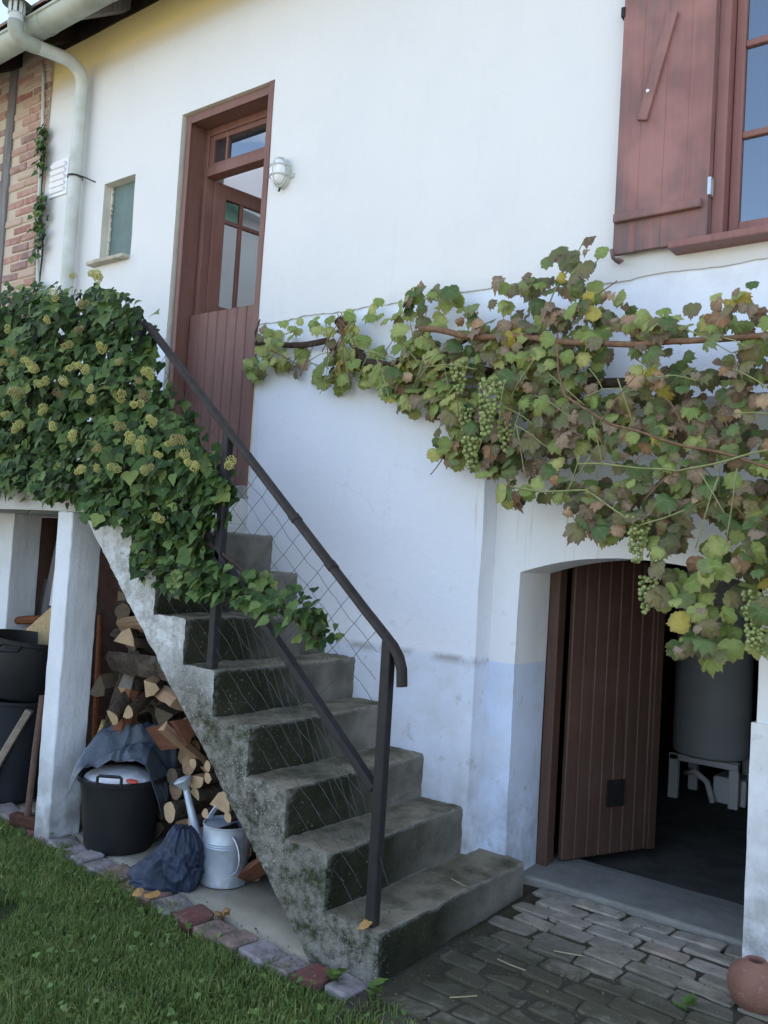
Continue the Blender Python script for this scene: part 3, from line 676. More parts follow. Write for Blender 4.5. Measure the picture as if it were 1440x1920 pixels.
# ================================================================== BRICK WING
wing = thing('brick_house', 'old brick house with a grey timber post, joined to the white house under one eave', 'house', (-4.5, 0, 1.5))
mb = MB(); mb.box(-6.5, XL-.004, -.014, .1, 1.6, 5.0); mb.build('wall', M['mortar'], wing)
brm = []
for k in range(6):
    b_ = MB(); b_.box(-.104, .104, -.024, .03, -.026, .026); me = b_.mesh('brick', M['wallbrick'])
    bm = bmesh.new(); bm.from_mesh(me); bmesh.ops.recalc_face_normals(bm, faces=bm.faces); bmesh.ops.bevel(bm, geom=bm.edges[:], offset=.007, segments=1, affect='EDGES')
    for v in bm.verts: v.co += noise.noise_vector(v.co*30+Vector((k*7, 0, 0)))*.005
    bm.to_mesh(me); bm.free(); brm.append(me)
hbm = []
for k in range(2):
    b_ = MB(); b_.box(-.05, .05, -.024, .03, -.026, .026); me = b_.mesh('brick', M['wallbrick'])
    bm = bmesh.new(); bm.from_mesh(me); bmesh.ops.recalc_face_normals(bm, faces=bm.faces); bmesh.ops.bevel(bm, geom=bm.edges[:], offset=.007, segments=1, affect='EDGES'); bm.to_mesh(me); bm.free(); hbm.append(me)
row = 0; z = 2.3620
while z < 4.66:
    x = XL-.004 if row % 2 == 0 else XL-.004-.108
    if row % 2: link('brick', rnd.choice(hbm), wing, (XL-.056, rnd.uniform(-.003, .004), z), (0, rnd.uniform(-.02, .02), 0))
    while x > -5.25:
        c = x-.104
        if not (-4.00 < c < -3.78): link('brick', rnd.choice(brm), wing, (c, rnd.uniform(-.004, .005), z), (rnd.uniform(-.02, .02), rnd.uniform(-.015, .015), 0))
        x -= .219
    z += .0645; row += 1
mb = MB(); mb.box(-3.955, -3.855, -.03, .03, 2.0, 4.75); tp = mb.build('timber_post', M['timber'], wing, bevel=.008); rough(tp, 3, .01, 3, .003)

# ================================================================== STAIRS AND LANDING
SX = {1: .378, 2: .142, 3: -.063, 4: -.271, 5: -.478, 6: -.667, 7: -.869, 8: -1.056, 9: -1.253}
SW = -.837; RI = .18
soff = lambda x: .086-.986*x
stairs = thing('staircase', 'mossy concrete outdoor staircase with a landing on pillars, climbing to the brown door', 'staircase', (.378, -.42, 0))
def column(x0, x1, top, y1, bot=None, name='step'):
    mb = MB()
    pl = [(x0, max(soff(x0), -.06)), (x1, max(soff(x1), -.06)), (x1, top), (x0, top)]
    ym = -.42 if y1 < .05 else -.40
    mb.prism(pl, SW, y1)
    org = Vector(stairs['_o'])
    o = mb.build(name, M['stair'], stairs)
    bm = bmesh.new(); bm.from_mesh(o.data)
    es = []
    for e in bm.edges:
        p, q = [v.co+org for v in e.verts]
        if abs(p.z-top) < 1e-4 and abs(q.z-top) < 1e-4 and (abs(p.x-x1) < 1e-4 and abs(q.x-x1) < 1e-4): es.append(e)
    bmesh.ops.bevel(bm, geom=es, offset=.014, segments=3, affect='EDGES', profile=.6)
    bm.to_mesh(o.data); bm.free()
    rough(o, 5, .006, 3.5, .004); rough(o, 0, .0045, 48)
    o.data.polygons.foreach_set('use_smooth', [True]*len(o.data.polygons)); o.data.set_sharp_from_angle(angle=R(50))
    return o
column(SX[2], SX[1], .170, YA+.008)
for i in range(2, 9): column(SX[i+1], SX[i], RI*i, .03)
mb = MB(); mb.box(-5.0, SX[9], SW, .03, 1.490, 1.62); mb.prism([(-1.423, 1.4898), (SX[9], 1.322), (SX[9], 1.4898)], SW, .03)
ld = mb.build('landing', M['landing'], stairs, bevel=.008); rough(ld, 4, .006, 4, .002)
for (a, b, yb) in ((-1.620, -1.503, -.672), (-3.05, -2.80, -.20), (-4.0, -3.8, -.20)):
    mb = MB(); mb.box(a, b, SW+.002 if yb < -.5 else -.38, yb, -.05, 1.489); p_ = mb.build('pillar', M['pillar'], stairs, bevel=.005); rough(p_, 5, .0022, 4, .002); rough(p_, 0, .0032, 70)
    p_.data.polygons.foreach_set('use_smooth', [True]*len(p_.data.polygons)); p_.data.set_sharp_from_angle(angle=R(50))

# ================================================================== HANDRAIL
RYY = -.800
rail = thing('handrail', 'dark iron stair handrail with a curled lower end and slack wire mesh infill', 'railing', (.32, RYY, .17))
def railpt(x): return Vector((x, RYY, 1.112-(x-.300)*.862))
top = [railpt(-1.10+.1*i) for i in range(15)]
top = [p for p in top if p.x < .27] + [Vector((.300, RYY, 1.115)), Vector((.335, RYY, 1.085)), Vector((.362, RYY, 1.05)), Vector((.377, RYY, 1.01)), Vector((.382, RYY, .955))]
sec = [(.022*math.cos(a)*1.0, .0135*math.sin(a)) for a in [2*math.pi*k/12 for k in range(12)]]
sec = [(math.copysign(abs(c)**.7*.022**.3, c), math.copysign(abs(d)**.7*.0135**.3, d)) for c, d in sec]
mb = MB(); mb.sweep(top, sec); mb.build('rail', M['ironrust'], rail, smooth='auto')
for xq in (-.145, .045):
    mb = MB(); p = railpt(xq); mb.sweep([p-Vector((.012, 0, -.0103)), p+Vector((.012, 0, -.0103))], [(c*1.12, d*1.15) for c, d in sec])
    mb.build('rail_joint', M['ironrust'], rail, smooth='auto')
def angle(x, z0, z1, name='post'):
    mb = MB(); mb.box(x-.020, x-.014, RYY-.022, RYY+.022, z0, z1); mb.box(x-.014, x+.024, RYY-.022, RYY-.016, z0, z1); mb.box(x-.020, x+.024, RYY+.004, RYY+.022, z0, z1-.02) if False else None
    return mb.build(name, M['iron'], rail, bevel=.002, seg=1)
mb = MB(); mb.box(.299, .337, RYY-.018, RYY+.018, .165, 1.10); mb.build('post', M['iron'], rail, bevel=.005)
mb = MB(); mb.box(-.553, -.519, RYY-.018, RYY+.018, .895, 1.83); mb.build('post', M['iron'], rail, bevel=.005)
mb = MB(); mb.box(-1.17, -1.13, RYY-.018, RYY+.018, 1.61, 2.34); mb.build('post', M['iron'], rail, bevel=.005)
mb = MB(); mb.box(-2.6, -1.17, RYY-.012, RYY+.012, 2.30, 2.34); mb.build('landing_rail', M['iron'], rail, bevel=.005)
lowz = lambda x: .612-(x-.289)*.882
mb = MB(); mb.sweep([(-.86, RYY, lowz(-.86)), (.296, RYY, lowz(.296))], [(-.018, -.014), (.018, -.014), (.018, .014), (-.018, .014)]); mb.build('lower_rail', M['iron'], rail, bevel=.004)
s = -.95
k = 0
while s < .30:      # slack diagonal wires hung between the rails
    p = railpt(s); ln = .235 + .05*noise.noise((s*3, 0, 0))
    pts = []
    for i in range(9):
        t = i/8; pts.append((p.x-ln*t*1.0+.006*noise.noise((s*9, t*4, 1)), RYY-.006+.004*noise.noise((s*5, t*3, 7)), p.z-.012-ln*t*1.05))
    mb = MB(); mb.tube(pts, .0011, 5); mb.build('wire', M['wire'], rail, smooth=True); s += .060 + rnd.uniform(-.004, .004); k += 1
for off in (.085, .17, .255, .58, .67, .76, .85, .94):
    pts = []
    for i in range(40):
        x = -.95+(1.22)*i/39; zz = railpt(x).z-off+.014*noise.noise((x*5, off*10, 3))+.004*math.sin(x*60+off*30)
        pts.append((x, RYY-.004+.008*noise.noise((x*6, off*3, 9)), zz))
    mb = MB(); mb.tube(pts, .0010, 5); mb.build('wire', M['wire'], rail, smooth=True)
s = -.55
while s < .24:
    pts = []
    for i in range(7):
        t = i/6; x = s+.20*t; pts.append((x+.01*noise.noise((s*9, t*3, 2)), RYY-.004, lowz(x)-.02-.02*t-(.19*t)*1.0 if True else 0))
    mb = MB(); mb.tube(pts, .0010, 5); mb.build('wire', M['wire'], rail, smooth=True); s += .085+rnd.uniform(-.012, .012)

# ================================================================== GROUND: PAVING, PATH STRIP, EDGING, LAWN
edge_y = lambda x: float(np.interp(x, [-6, -1.8, -1.175, -.863, -.48, -.19, .07, .24, .57], [-.70, -.79, -.885, -.90, -.940, -.962, -.968, -.955, -.93]))
def gz(x, y): return float(np.interp(y, [-1.0, .12, .6], [-.005, .05, .06])) * float(np.interp(x, [.3, .6], [.8, 1]))
cs = grid_sheet(-6, .40, -.80, .02, 90, 14, lambda x, y: .004+.006*noise.noise((x*3, y*3, 1))-(.05 if y < -.79 else 0))
# strip follows the edging
cs.v = [(x, (y if y > -.70 else edge_y(x)+.118+(y+.80)*.3), z) for x, y, z in cs.v]
tag(cs.build('path', M['strip'], smooth=True), kind='structure')
edg = MB(); edg.box(-6, .50, -1.15, -.68, -.10, -.022); edg = tag(edg.build('edging', M['soil']), kind='structure')
em = []
for k in range(5):
    b_ = MB(); b_.box(-.5, .5, -.5, .5, -.5, .5); me = b_.mesh('edging_brick', M['edging'])
    bm = bmesh.new(); bm.from_mesh(me); bmesh.ops.recalc_face_normals(bm, faces=bm.faces); bmesh.ops.bevel(bm, geom=bm.edges[:], offset=.09, segments=1, affect='EDGES')
    for v in bm.verts: v.co += noise.noise_vector(v.co*2.2+Vector((k*7, 3, 0)))*.15
    bm.to_mesh(me); bm.free(); em.append(me)
x = -2.4
while x < .30:
    L_ = rnd.uniform(.095, .15); c = x+L_/2; e = edge_y(c)
    a = math.atan2(edge_y(c+.05)-edge_y(c-.05), .1)
    m4 = Matrix.Translation((c, e+.050+rnd.uniform(-.008, .008), -.019+rnd.uniform(-.010, .010))) @ Euler((rnd.uniform(-.06, .06), rnd.uniform(-.07, .07), a+rnd.uniform(-.08, .08))).to_matrix().to_4x4() @ Matrix.Diagonal((L_*.96, .125, .06, 1))
    link('edging_brick', rnd.choice(em), edg, mat=m4); x += L_+.006
# paving in front of the cellar
pv = grid_sheet(.30, 3.2, -2.6, .25, 58, 60, lambda x, y: gz(x, y)-.008+.006*noise.noise((x*9, y*9, 4)))
pav = tag(pv.build('paving', M['soil'], smooth=True), kind='structure')
pm_ = []
for k in range(7):
    b_ = MB(); b_.box(-.5, .5, -.5, .5, -.5, .5); me = b_.mesh('paving_brick', M['paver'])
    bm = bmesh.new(); bm.from_mesh(me); bmesh.ops.recalc_face_normals(bm, faces=bm.faces); bmesh.ops.bevel(bm, geom=bm.edges[:], offset=.08, segments=1, affect='EDGES')
    for v in bm.verts: v.co += noise.noise_vector(v.co*2.0+Vector((k*5, 1, 0)))*.10
    bm.to_mesh(me); bm.free(); pm_.append(me)
y = .195; r_ = 0
while y > -1.05:
    x = .36 + (.11 if r_ % 2 else 0) + rnd.uniform(-.02, .02)
    if y > -.87 and x < .50: x = max(x, .40)
    while x < 2.3:
        L_ = rnd.uniform(.14, .20); c = x+L_/2
        sink = .004*max(0, min(1, (-.18-y)/.35))*max(0, min(1, (1.5-c)/.6))
        if not (c < .45 and y > .1) and not (y < -.93 and c < .62):
            m4 = Matrix.Translation((c, y+rnd.uniform(-.006, .006), gz(c, y)-.024+rnd.uniform(-.005, .005)-sink)) @ Euler((rnd.uniform(-.04, .04), rnd.uniform(-.04, .04), R(-2)+rnd.uniform(-.035, .035))).to_matrix().to_4x4() @ Matrix.Diagonal((L_*.985, (.083+rnd.uniform(-.006, .002)), .05, 1))
            link('paving_brick', rnd.choice(pm_), pav, mat=m4)
        x += L_+.008
    y -= .0865; r_ += 1
# soil and moss washed over the lower bricks and against the bottom step
sp = grid_sheet(.30, 1.75, -1.5, .16, 110, 120, lambda x, y: gz(x, y)-.027 + .008*max(0, min(1, (-.10-y)/.3)) * max(0, min(1, (1.45-x)/.55)) + .026*max(0, 1-abs(x-.40)/.10) + .008*noise.noise((x*5, y*5, 1)) + .003*noise.noise((x*19, y*19, 5)) + .002*noise.noise((x*60, y*60, 5)))
tag(sp.build('soil', M['soil'], smooth=True), kind='stuff')

# lawn: blades of grass in one mesh
lw = MB(); pts = [(x, edge_y(x)+.02) for x in frange(-8, .57, .3)]
n = len(pts); lw.add([(x, y, -.018) for x, y in pts]+[(x, -4.6, -.018) for x, y in pts], [(i, i+n, i+n+1, i+1) for i in range(n-1)])
tag(lw.build('lawn', M['lawn']), kind='structure')
def grass(name, n, x0, x1, y0, y1, hmin, hmax, seed, keep):
    g = np.random.default_rng(seed)
    x = g.uniform(x0, x1, n); y = g.uniform(y0, y1, n)
    e = np.interp(x, [-6, -1.8, -1.175, -.863, -.48, -.19, .07, .24, .57], [-.70, -.79, -.885, -.90, -.940, -.962, -.968, -.955, -.93])
    edge_n = .012+.03*np.sin(x*31)+.025*np.sin(x*77+1)+.05*g.random(n)**4
    ok = (y < e + edge_n - .0) & (x < .56+.05*np.sin(y*25)+.03*np.sin(y*61)) & keep(x, y, g)
    x = x[ok]; y = y[ok]; m = len(x)
    cl = .5+.5*np.sin(x*9+np.sin(y*7)*2)*np.sin(y*11+np.sin(x*5)*2)
    h = g.uniform(hmin, hmax, m)*(.6+.7*cl); wd = g.uniform(.0012, .0028, m); a = g.uniform(0, 2*np.pi, m); ln = g.uniform(.15, .95, m)*h
    dx, dy = np.cos(a), np.sin(a); px, py = -dy, dx
    b = a+g.uniform(-.8, .8, m); ex, ey = np.cos(b), np.sin(b)
    z0 = np.full(m, -.02)
    V = np.zeros((m, 5, 3))
    V[:, 0] = np.stack([x-px*wd, y-py*wd, z0], 1); V[:, 1] = np.stack([x+px*wd, y+py*wd, z0], 1)
    mxp, myp = x+dx*ln*.35, y+dy*ln*.35
    V[:, 2] = np.stack([mxp-px*wd*.8, myp-py*wd*.8, z0+h*.6], 1); V[:, 3] = np.stack([mxp+px*wd*.8, myp+py*wd*.8, z0+h*.6], 1)
    V[:, 4] = np.stack([mxp+ex*ln*.6, myp+ey*ln*.6, z0+h*(1-.25*ln/h)], 1)
    me = bpy.data.meshes.new(name); me.vertices.add(m*5); me.vertices.foreach_set('co', V.reshape(-1))
    base = np.arange(m)*5
    tri = np.stack([base, base+1, base+3, base, base+3, base+2, base+2, base+3, base+4], 1).reshape(-1)
    me.loops.add(len(tri)); me.loops.foreach_set('vertex_index', tri.astype(np.int32))
    me.polygons.add(m*3); me.polygons.foreach_set('loop_start', np.arange(0, len(tri), 3, dtype=np.int32)); me.polygons.foreach_set('loop_total', np.full(m*3, 3, dtype=np.int32))
    me.update(calc_edges=True); me.materials.append(M['grass']); me.validate()
    o = bpy.data.objects.new(name, me); COL.objects.link(o); return tag(o, 'short green lawn grass growing up to the brick edging', 'grass', kind='stuff')
bare = lambda x, y: (np.sin(x*6.1+1)*np.sin(y*7.3+2)+.5*np.sin(x*15+y*9))
grass('grass', 125000, -2.6, .62, -2.4, -.75, .022, .050, 3, lambda x, y, g: (bare(x, y) > -1.32+.25*g.random(len(x))) & (g.random(len(x)) > .55*np.clip((x-.2)/.35, 0, 1)))

# ================================================================== FIXTURES ON THE WALL
vp = thing('vent_pipe', 'pale grey vent pipe bending round the gutter, topped by a slotted cowl', 'vent pipe', (-2.95, -.07, 1.62))
def arcpts(a, b, c, n=8):      # rounded corner at b
    a, b, c = Vector(a), Vector(b), Vector(c); return [(a*(1-t)+b*t)*(1-t)+(b*(1-t)+c*t)*t for t in [i/n for i in range(n+1)]]
PX = -2.955
c0 = Vector((PX-.01, -.065, 4.40)); c1 = Vector((-2.955, -.535, 4.335))
dr = (c1-c0).normalized()
p = [(PX, -.065, 1.62), (PX, -.065, 3.0), (PX, -.065, 4.24)]
p += arcpts((PX, -.065, 4.26), c0-Vector((0, 0, .015)), c0+dr*.14)
mb = MB(); mb.tube(p+[c1-dr*.12], .041, 16); mb.build('pipe', M['pipe'], vp, smooth='auto')
mb = MB(); mb.tube([c1-dr*.15, c1-dr*.10]+arcpts(c1-dr*.10, c1, c1+Vector((0, 0, .09)))+[c1+Vector((0, 0, .10))], .046, 16); mb.build('elbow', M['zinc'], vp, smooth='auto')
mb = MB(); mb.tube([c1+Vector((0, 0, .098)), c1+Vector((0, 0, .145))], .043, 18); mb.build('collar', M['pipe'], vp, smooth='auto')
cw = MB(); cw.lathe([(.0, .240), (.05, .234), (.078, .220), (.086, .204), (.079, .206), (.04, .212), (.0, .214)], 20, None, c1); cw = cw.build('cowl', M['greenboard'], vp, smooth='auto')
for k in range(9):
    a = 2*math.pi*k/9; m_ = MB(); m_.box(-.010, .010, -.003, .003, .14, .213, Matrix.Translation(c1+Vector((.046*math.cos(a), .046*math.sin(a), 0))) @ Matrix.Rotation(a+math.pi/2, 4, 'Z')); m_.build('slat', M['pipe'], cw)
mb = MB(); mb.lathe([(.049, -.006), (.052, 0), (.049, .006)], 16, None, (PX, -.065, 3.66)); mb.tube([(PX+.045, -.08, 3.66), (PX+.09, -.06, 3.645), (PX+.13, .0, 3.625)], .004, 6); mb.build('clamp', M['iron'], vp)
vg = thing('vent_grille', 'small white louvred vent grille on the wall beside the pale pipe', 'vent', (-3.2, -.01, 3.7))
mb = MB(); mb.box(-3.34, -3.135, -.012, -.001, 3.615, 3.86); mb.build('plate', M['whiteplastic'], vg, bevel=.003)
for k in range(5):
    m_ = MB(); m_.box(-.09, .075, -.010, .0, -.003, .022, Matrix.Translation((-3.23, -.013, 3.645+k*.042)) @ Matrix.Rotation(R(28), 4, 'X')); m_.build('louvre', M['whiteplastic'], vg)
lamp = thing('wall_lamp', 'oval white caged bulkhead lamp on the wall right of the brown door', 'wall lamp', (-1.13, 0, 3.30))
B = Matrix.Translation((-1.135, 0, 3.305)) @ Matrix.Diagonal((.86, .86, .86, 1))
def oval(mb, rx, rz, y0, y1, n=24, sc1=1.0):
    vs = [(rx*math.cos(2*math.pi*k/n), y0, rz*math.sin(2*math.pi*k/n)) for k in range(n)] + [(sc1*rx*math.cos(2*math.pi*k/n), y1, sc1*rz*math.sin(2*math.pi*k/n)) for k in range(n)]
    mb.add([B @ Vector(v) for v in vs], [(k, (k+1) % n, (k+1) % n+n, k+n) for k in range(n)]+[tuple(range(n, 2*n))])
mb = MB(); oval(mb, .062, .092, -.001, -.035, sc1=.97); mb.build('base', M['pipe'], lamp, smooth='auto')
mb = MB(); n = 20
rings = [(1-(t**2.4)*.45 if t < 1 else 0, -.035-.055*math.sin(t*math.pi/2)) for t in [0, .25, .5, .75, .92]]
vs = [B @ Vector((.050*s_*math.cos(2*math.pi*k/n), y_, .078*s_*math.sin(2*math.pi*k/n))) for s_, y_ in rings for k in range(n)]
mb.add(vs, [(i*n+k, i*n+(k+1) % n, (i+1)*n+(k+1) % n, (i+1)*n+k) for i in range(len(rings)-1) for k in range(n)]+[tuple(range((len(rings)-1)*n, len(rings)*n))])
mb.build('glass', M['whiteplastic'], lamp, smooth='auto')
mb = MB()
mb.tube([B @ Vector((0, -.03-.075*math.sin(math.pi*t), .090*math.cos(math.pi*t))) for t in [i/12 for i in range(13)]], .0032, 6)
for zz in (-.03, .03): mb.tube([B @ Vector((.060*math.cos(math.pi*t), -.03-.072*math.sin(math.pi*t)**.7, zz)) for t in [i/12 for i in range(13)]], .0032, 6)
mb.tube([B @ Vector((.060*math.cos(2*math.pi*t), -.040, .090*math.sin(2*math.pi*t))) for t in [i/24 for i in range(25)]], .004, 6)
tag(mb.build('cage', M['pipe'], lamp, smooth=True))
mb = MB(); mb.box(.052, .085, -.012, -.001, -.035, -.010, B); mb.build('lug', M['pipe'], lamp, bevel=.003)
mb = MB(); mb.tube([B @ Vector((0, -.03, -.09)), B @ Vector((-.004, -.036, -.115))], .005, 6); mb.build('screw', M['iron'], lamp)
cb = MB(); cb.tube([(-3.50+.20*t+.012*math.sin(t*9), -.035, 4.58-2.1*t) for t in [i/20 for i in range(21)]], .011, 8)
tag(cb.build('cable_conduit', M['pipe'], None, smooth=True), 'thin pale conduit running down the edge of the brickwork behind creeping ivy', 'conduit')

# ================================================================== THINGS UNDER AND BESIDE THE STAIRS
# black bucket and what lies in it
BC = Vector((-1.252, -.640, .006))
bk = thing('bucket', 'large black plastic bucket standing on the path, filled with a white bag', 'bucket', BC)
mb = MB(); mb.lathe([(.0, .0), (.142, .0), (.150, .012), (.160, .10), (.172, .20), (.184, .295), (.198, .300), (.200, .318), (.196, .322), (.180, .318), (.170, .25), (.14, .02), (0, .02)], 40, None, BC); mb.build('body', M['blackplastic'], bk, smooth='auto')
for a0 in (R(-54), R(126)):
    mb = MB(); d = Vector((math.cos(a0), math.sin(a0), 0)); t_ = Vector((-d.y, d.x, 0)); p0 = BC+d*.192+Vector((0, 0, .318))
    mb.tube([p0-t_*.052, p0-t_*.052+Vector((0, 0, .028)), p0-t_*.045+Vector((0, 0, .034)), p0+t_*.045+Vector((0, 0, .034)), p0+t_*.052+Vector((0, 0, .028)), p0+t_*.052], .007, 8); mb.build('handle', M['blackplastic'], bk, smooth='auto')
def crumple(name, center, radii, amp, seed, mat, parent=None, sub=5, zmin=None, fr=3.0, shape=None, thing_=None):
    bm = bmesh.new(); bmesh.ops.create_icosphere(bm, subdivisions=sub, radius=1)
    for v in bm.verts:
        d = v.co.normalized(); o_ = Vector((seed*3.1, seed*1.7, 0))
        rg = 1-2*abs(noise.noise(d*fr+o_)); rg2 = 1-2*abs(noise.noise(d*fr*2.3+o_*2)); rg3 = 1-2*abs(noise.noise(d*fr*5+o_*3))
        k = 1+amp*(rg*.6+rg2*.3+rg3*.12)
        if shape: k *= shape(d)
        p_ = Vector((d.x*radii[0], d.y*radii[1], d.z*radii[2]))*k
        v.co = p_
        if zmin is not None and v.co.z+center[2] < zmin: v.co.z = zmin-center[2]+.004*(rg+1)
    me = bpy.data.meshes.new(name); bm.to_mesh(me); bm.free(); me.materials.append(mat)
    me.polygons.foreach_set('use_smooth', [True]*len(me.polygons)); me.set_sharp_from_angle(angle=R(32))
    o = bpy.data.objects.new(name, me); COL.objects.link(o); o.parent = parent
    org = Vector(parent['_o']) if parent is not None else Vector((0, 0, 0)); o.location = Vector(center)-org; o['_o'] = tuple(center); return o
wb = crumple('bag', (-1.25, -.655, .300), (.158, .150, .052), .10, 4, M['whitebag'], sub=5, fr=1.6); tag(wb, 'white plastic bag with a red print, filling the black bucket', 'bag')
rp = crumple('print', (-1.130, -.775, .337), (.030, .018, .006), .25, 9, M['redprint'], wb, sub=3); rp.location = Vector((-1.088, -.725, .350))-Vector((-1.25, -.665, .315))
# folded plastic sheet heaped over the bucket, with hanging corners
def sheet():
    nu, nv = 110, 80; mb = MB(); vs = []
    for j in range(nv+1):
        for i in range(nu+1):
            u = i/nu*2-1; v = j/nv*2-1            # u along the rim to the right, v from front to back
            pu = u*.205+.018; pv = .030+v*.140
            q = (1-abs(u)**3)
            # a bolster over the white bag: low front lip, a long diagonal fold, right corner hanging
            h = .366+.112*q*(.50+.50*math.sin((v+1)*1.30))
            diag = v-.55*u
            h += .040*math.exp(-((diag+.18)/.16)**2)-.030*math.exp(-((diag+.48)/.12)**2)+.030*math.exp(-((diag-.45)/.2)**2)
            w1 = noise.noise((u*1.7, v*1.7, 3)); f1 = 1-2*abs(noise.noise((u*2.1+w1, v*2.6+u*1.1, .3))); f2 = 1-2*abs(noise.noise((u*4.2-v*2.4, v*4+w1*2, 5.1)))
            h += .020*f1+.008*f2
            fr = max(0, -v-.45)/.55*(1.0+.9*max(0, -u))
            h -= fr*(.018+.03*f1)-.012
            if u > .55 and v < .2: h -= .42*(u-.55)*(1-max(0, v+.8)*.5)
            if u < -.80: a = (-.80-u)/.20; h -= .045*a*a; pu -= .01*a
            pv -= .03*fr
            vs.append((-1.262+pu*.79-pv*.61, -.632+pu*.61+pv*.79, h))
    mb.add(vs, [(j*(nu+1)+i, j*(nu+1)+i+1, (j+1)*(nu+1)+i+1, (j+1)*(nu+1)+i) for j in range(nv) for i in range(nu)])
    o = mb.build('plastic_sheet', M['tarp'], None, smooth=True, fix=False)
    m_ = o.modifiers.new('thick', 'SOLIDIFY'); m_.thickness = .002
    return tag(o, 'crumpled blue grey plastic sheet heaped over the black bucket', 'plastic sheet')
sheet()
def sack():
    nt_, na = 60, 120; mb = MB(); vs = []
    for i in range(nt_+1):
        t = i/nt_
        cx = -.715-.020*t; cy = -.735-.020*t; z = .225-.218*t**.95
        for k in range(na):
            a = 2*math.pi*k/na; ca, sa = math.cos(a), math.sin(a)
            r = .012+.088*math.sin(min(1, .06+t*1.25)*math.pi*.5)**.55-.014*max(0, t-.6)
            wv = noise.noise((ca*1.2, sa*1.2, t*2.2)); fo = 1-2*abs(noise.noise((ca*2.1+wv, sa*2.1, t*1.3+4))); f2 = 1-2*abs(noise.noise((ca*4.5-t*2, sa*4.5, t*5+wv*2))); f3 = noise.noise((ca*9, sa*9, t*11))
            r *= 1+.26*fo*t**.5+.12*f2+.05*f3
            left = max(0, -(ca*.79+sa*.61)-.45)/.55
            r += .085*left*max(0, math.sin(max(0, t-.28)*2.9))
            zz = z+.012*f2*(1-t)+.02*fo*t*(1-t)*2-.05*left*math.sin(t*math.pi)
            vs.append((cx+r*ca*1.02, cy+r*sa*.82, max(.007, zz)))
    mb.add(vs, [(i*na+k, i*na+(k+1) % na, (i+1)*na+(k+1) % na, (i+1)*na+k) for i in range(nt_) for k in range(na)]+[tuple(range(na))])
    return tag(mb.build('sack', M['bluebag'], None, smooth=True), 'slumped dark blue woven sack on the path between bucket and watering can', 'sack')
sack()

# watering can
CC = Vector((-.612, -.590, .010))
can = thing('watering_can', 'galvanised metal watering can with a round rose on its long spout', 'watering can', CC)
mb = MB(); mb.lathe([(0, 0), (.097, 0), (.0995, .004), (.0985, .012), (.096, .022), (.096, .148), (.0985, .152), (.096, .156), (.0985, .161), (.096, .165), (.0985, .170), (.096, .174), (.0955, .228), (.0985, .231), (.0985, .236), (.094, .236), (.092, .16), (.0, .05)], 48, None, CC); mb.build('body', M['galv'], can, smooth='auto')
mb = MB(); n = 16; vs = []
for k in range(n+1):
    a = R(95)+math.pi*k/n; vs.append(CC+Vector((.094*math.cos(a), .094*math.sin(a), .224)))
vs2 = [v+Vector((0, 0, -.003)) for v in vs]; mb.add(vs+vs2, [tuple(range(n+1)), tuple(range(2*n+1, n, -1)), (0, n, 2*n+1, n+1)]); mb.build('cover', M['galv'], can)
s0 = CC+Vector((-.085, -.030, .035)); s1 = CC+Vector((-.225, -.035, .322))
mb = MB(); mb.tube([s0, s0*.6+s1*.4, s0*.3+s1*.7, s1], .02, 14, radii=[.024, .020, .0165, .0135]); mb.build('spout', M['galv'], can, smooth='auto')
dn = (s1-s0).normalized(); q = Vector((-.35, -.25, .9)).normalized().to_track_quat('Z', 'Y').to_matrix().to_4x4()
mb = MB(); mb.lathe([(.0135, -.02), (.016, .0), (.037, .028), (.040, .034), (.039, .038), (.02, .046), (0, .048)], 24, q, s1+dn*.012); mb.build('rose', M['galv'], can, smooth='auto')
hp = []
for i in range(15):
    t = i/14; a = math.pi*t; hp.append(CC+Vector((-.100+.215*t, -.02+.10*t, .215+.115*math.sin(a)**.8+.03*t)))
mb = MB(); mb.sweep(hp, [(-.010, -.003), (.010, -.003), (.010, .003), (-.010, .003)], up=Vector((.3, 1, 0))); mb.build('carrying_handle', M['galv'], can, bevel=.001)
mb = MB(); mb.sweep([CC+Vector((.092*1.0+.062*math.sin(math.pi*t)**.7, -.045-.02*math.sin(math.pi*t), .205-.145*t)) for t in [i/12 for i in range(13)]], [(-.010, -.0025), (.010, -.0025), (.010, .0025), (-.010, .0025)], up=Vector((-.4, 1, 0))); mb.build('pouring_handle', M['galv'], can, bevel=.001)

# tubs, boards, hammer at the left
TC = Vector((-2.19, -.62, .02))
tb = MB(); tb.lathe([(0, 0), (.125, 0), (.135, .01), (.20, .50), (.212, .505), (.214, .52), (.20, .52), (.13, .03), (0, .03)], 36, Matrix.Rotation(R(2), 4, 'Y'), TC)
t1 = thing('tub', 'dark tapered plastic tub on the ground under the landing, carrying another tub', 'tub', TC); tb.build('body', M['darktub'], t1, smooth='auto')
T2 = Matrix.Rotation(R(-4), 4, 'X') @ Matrix.Rotation(R(5), 4, 'Y')
tb = MB(); tb.lathe([(0, 0), (.185, 0), (.195, .015), (.212, .27), (.226, .275), (.229, .295), (.212, .297), (.19, .03), (0, .03)], 36, T2, TC+Vector((0, 0, .525)))
t2 = thing('tub', 'wide black plastic tub stacked on top of the tapered tub under the landing', 'tub', TC+Vector((0, 0, .525))); tb.build('body', M['blackplastic'], t2, smooth='auto')
mb = MB(); mb.tube([TC+Vector((.12, -.19, .80)), TC+Vector((.13, -.225, .775)), TC+Vector((.20, -.15, .775)), TC+Vector((.19, -.12, .80))], .008, 8); mb.build('handle', M['blackplastic'], t2, smooth='auto')
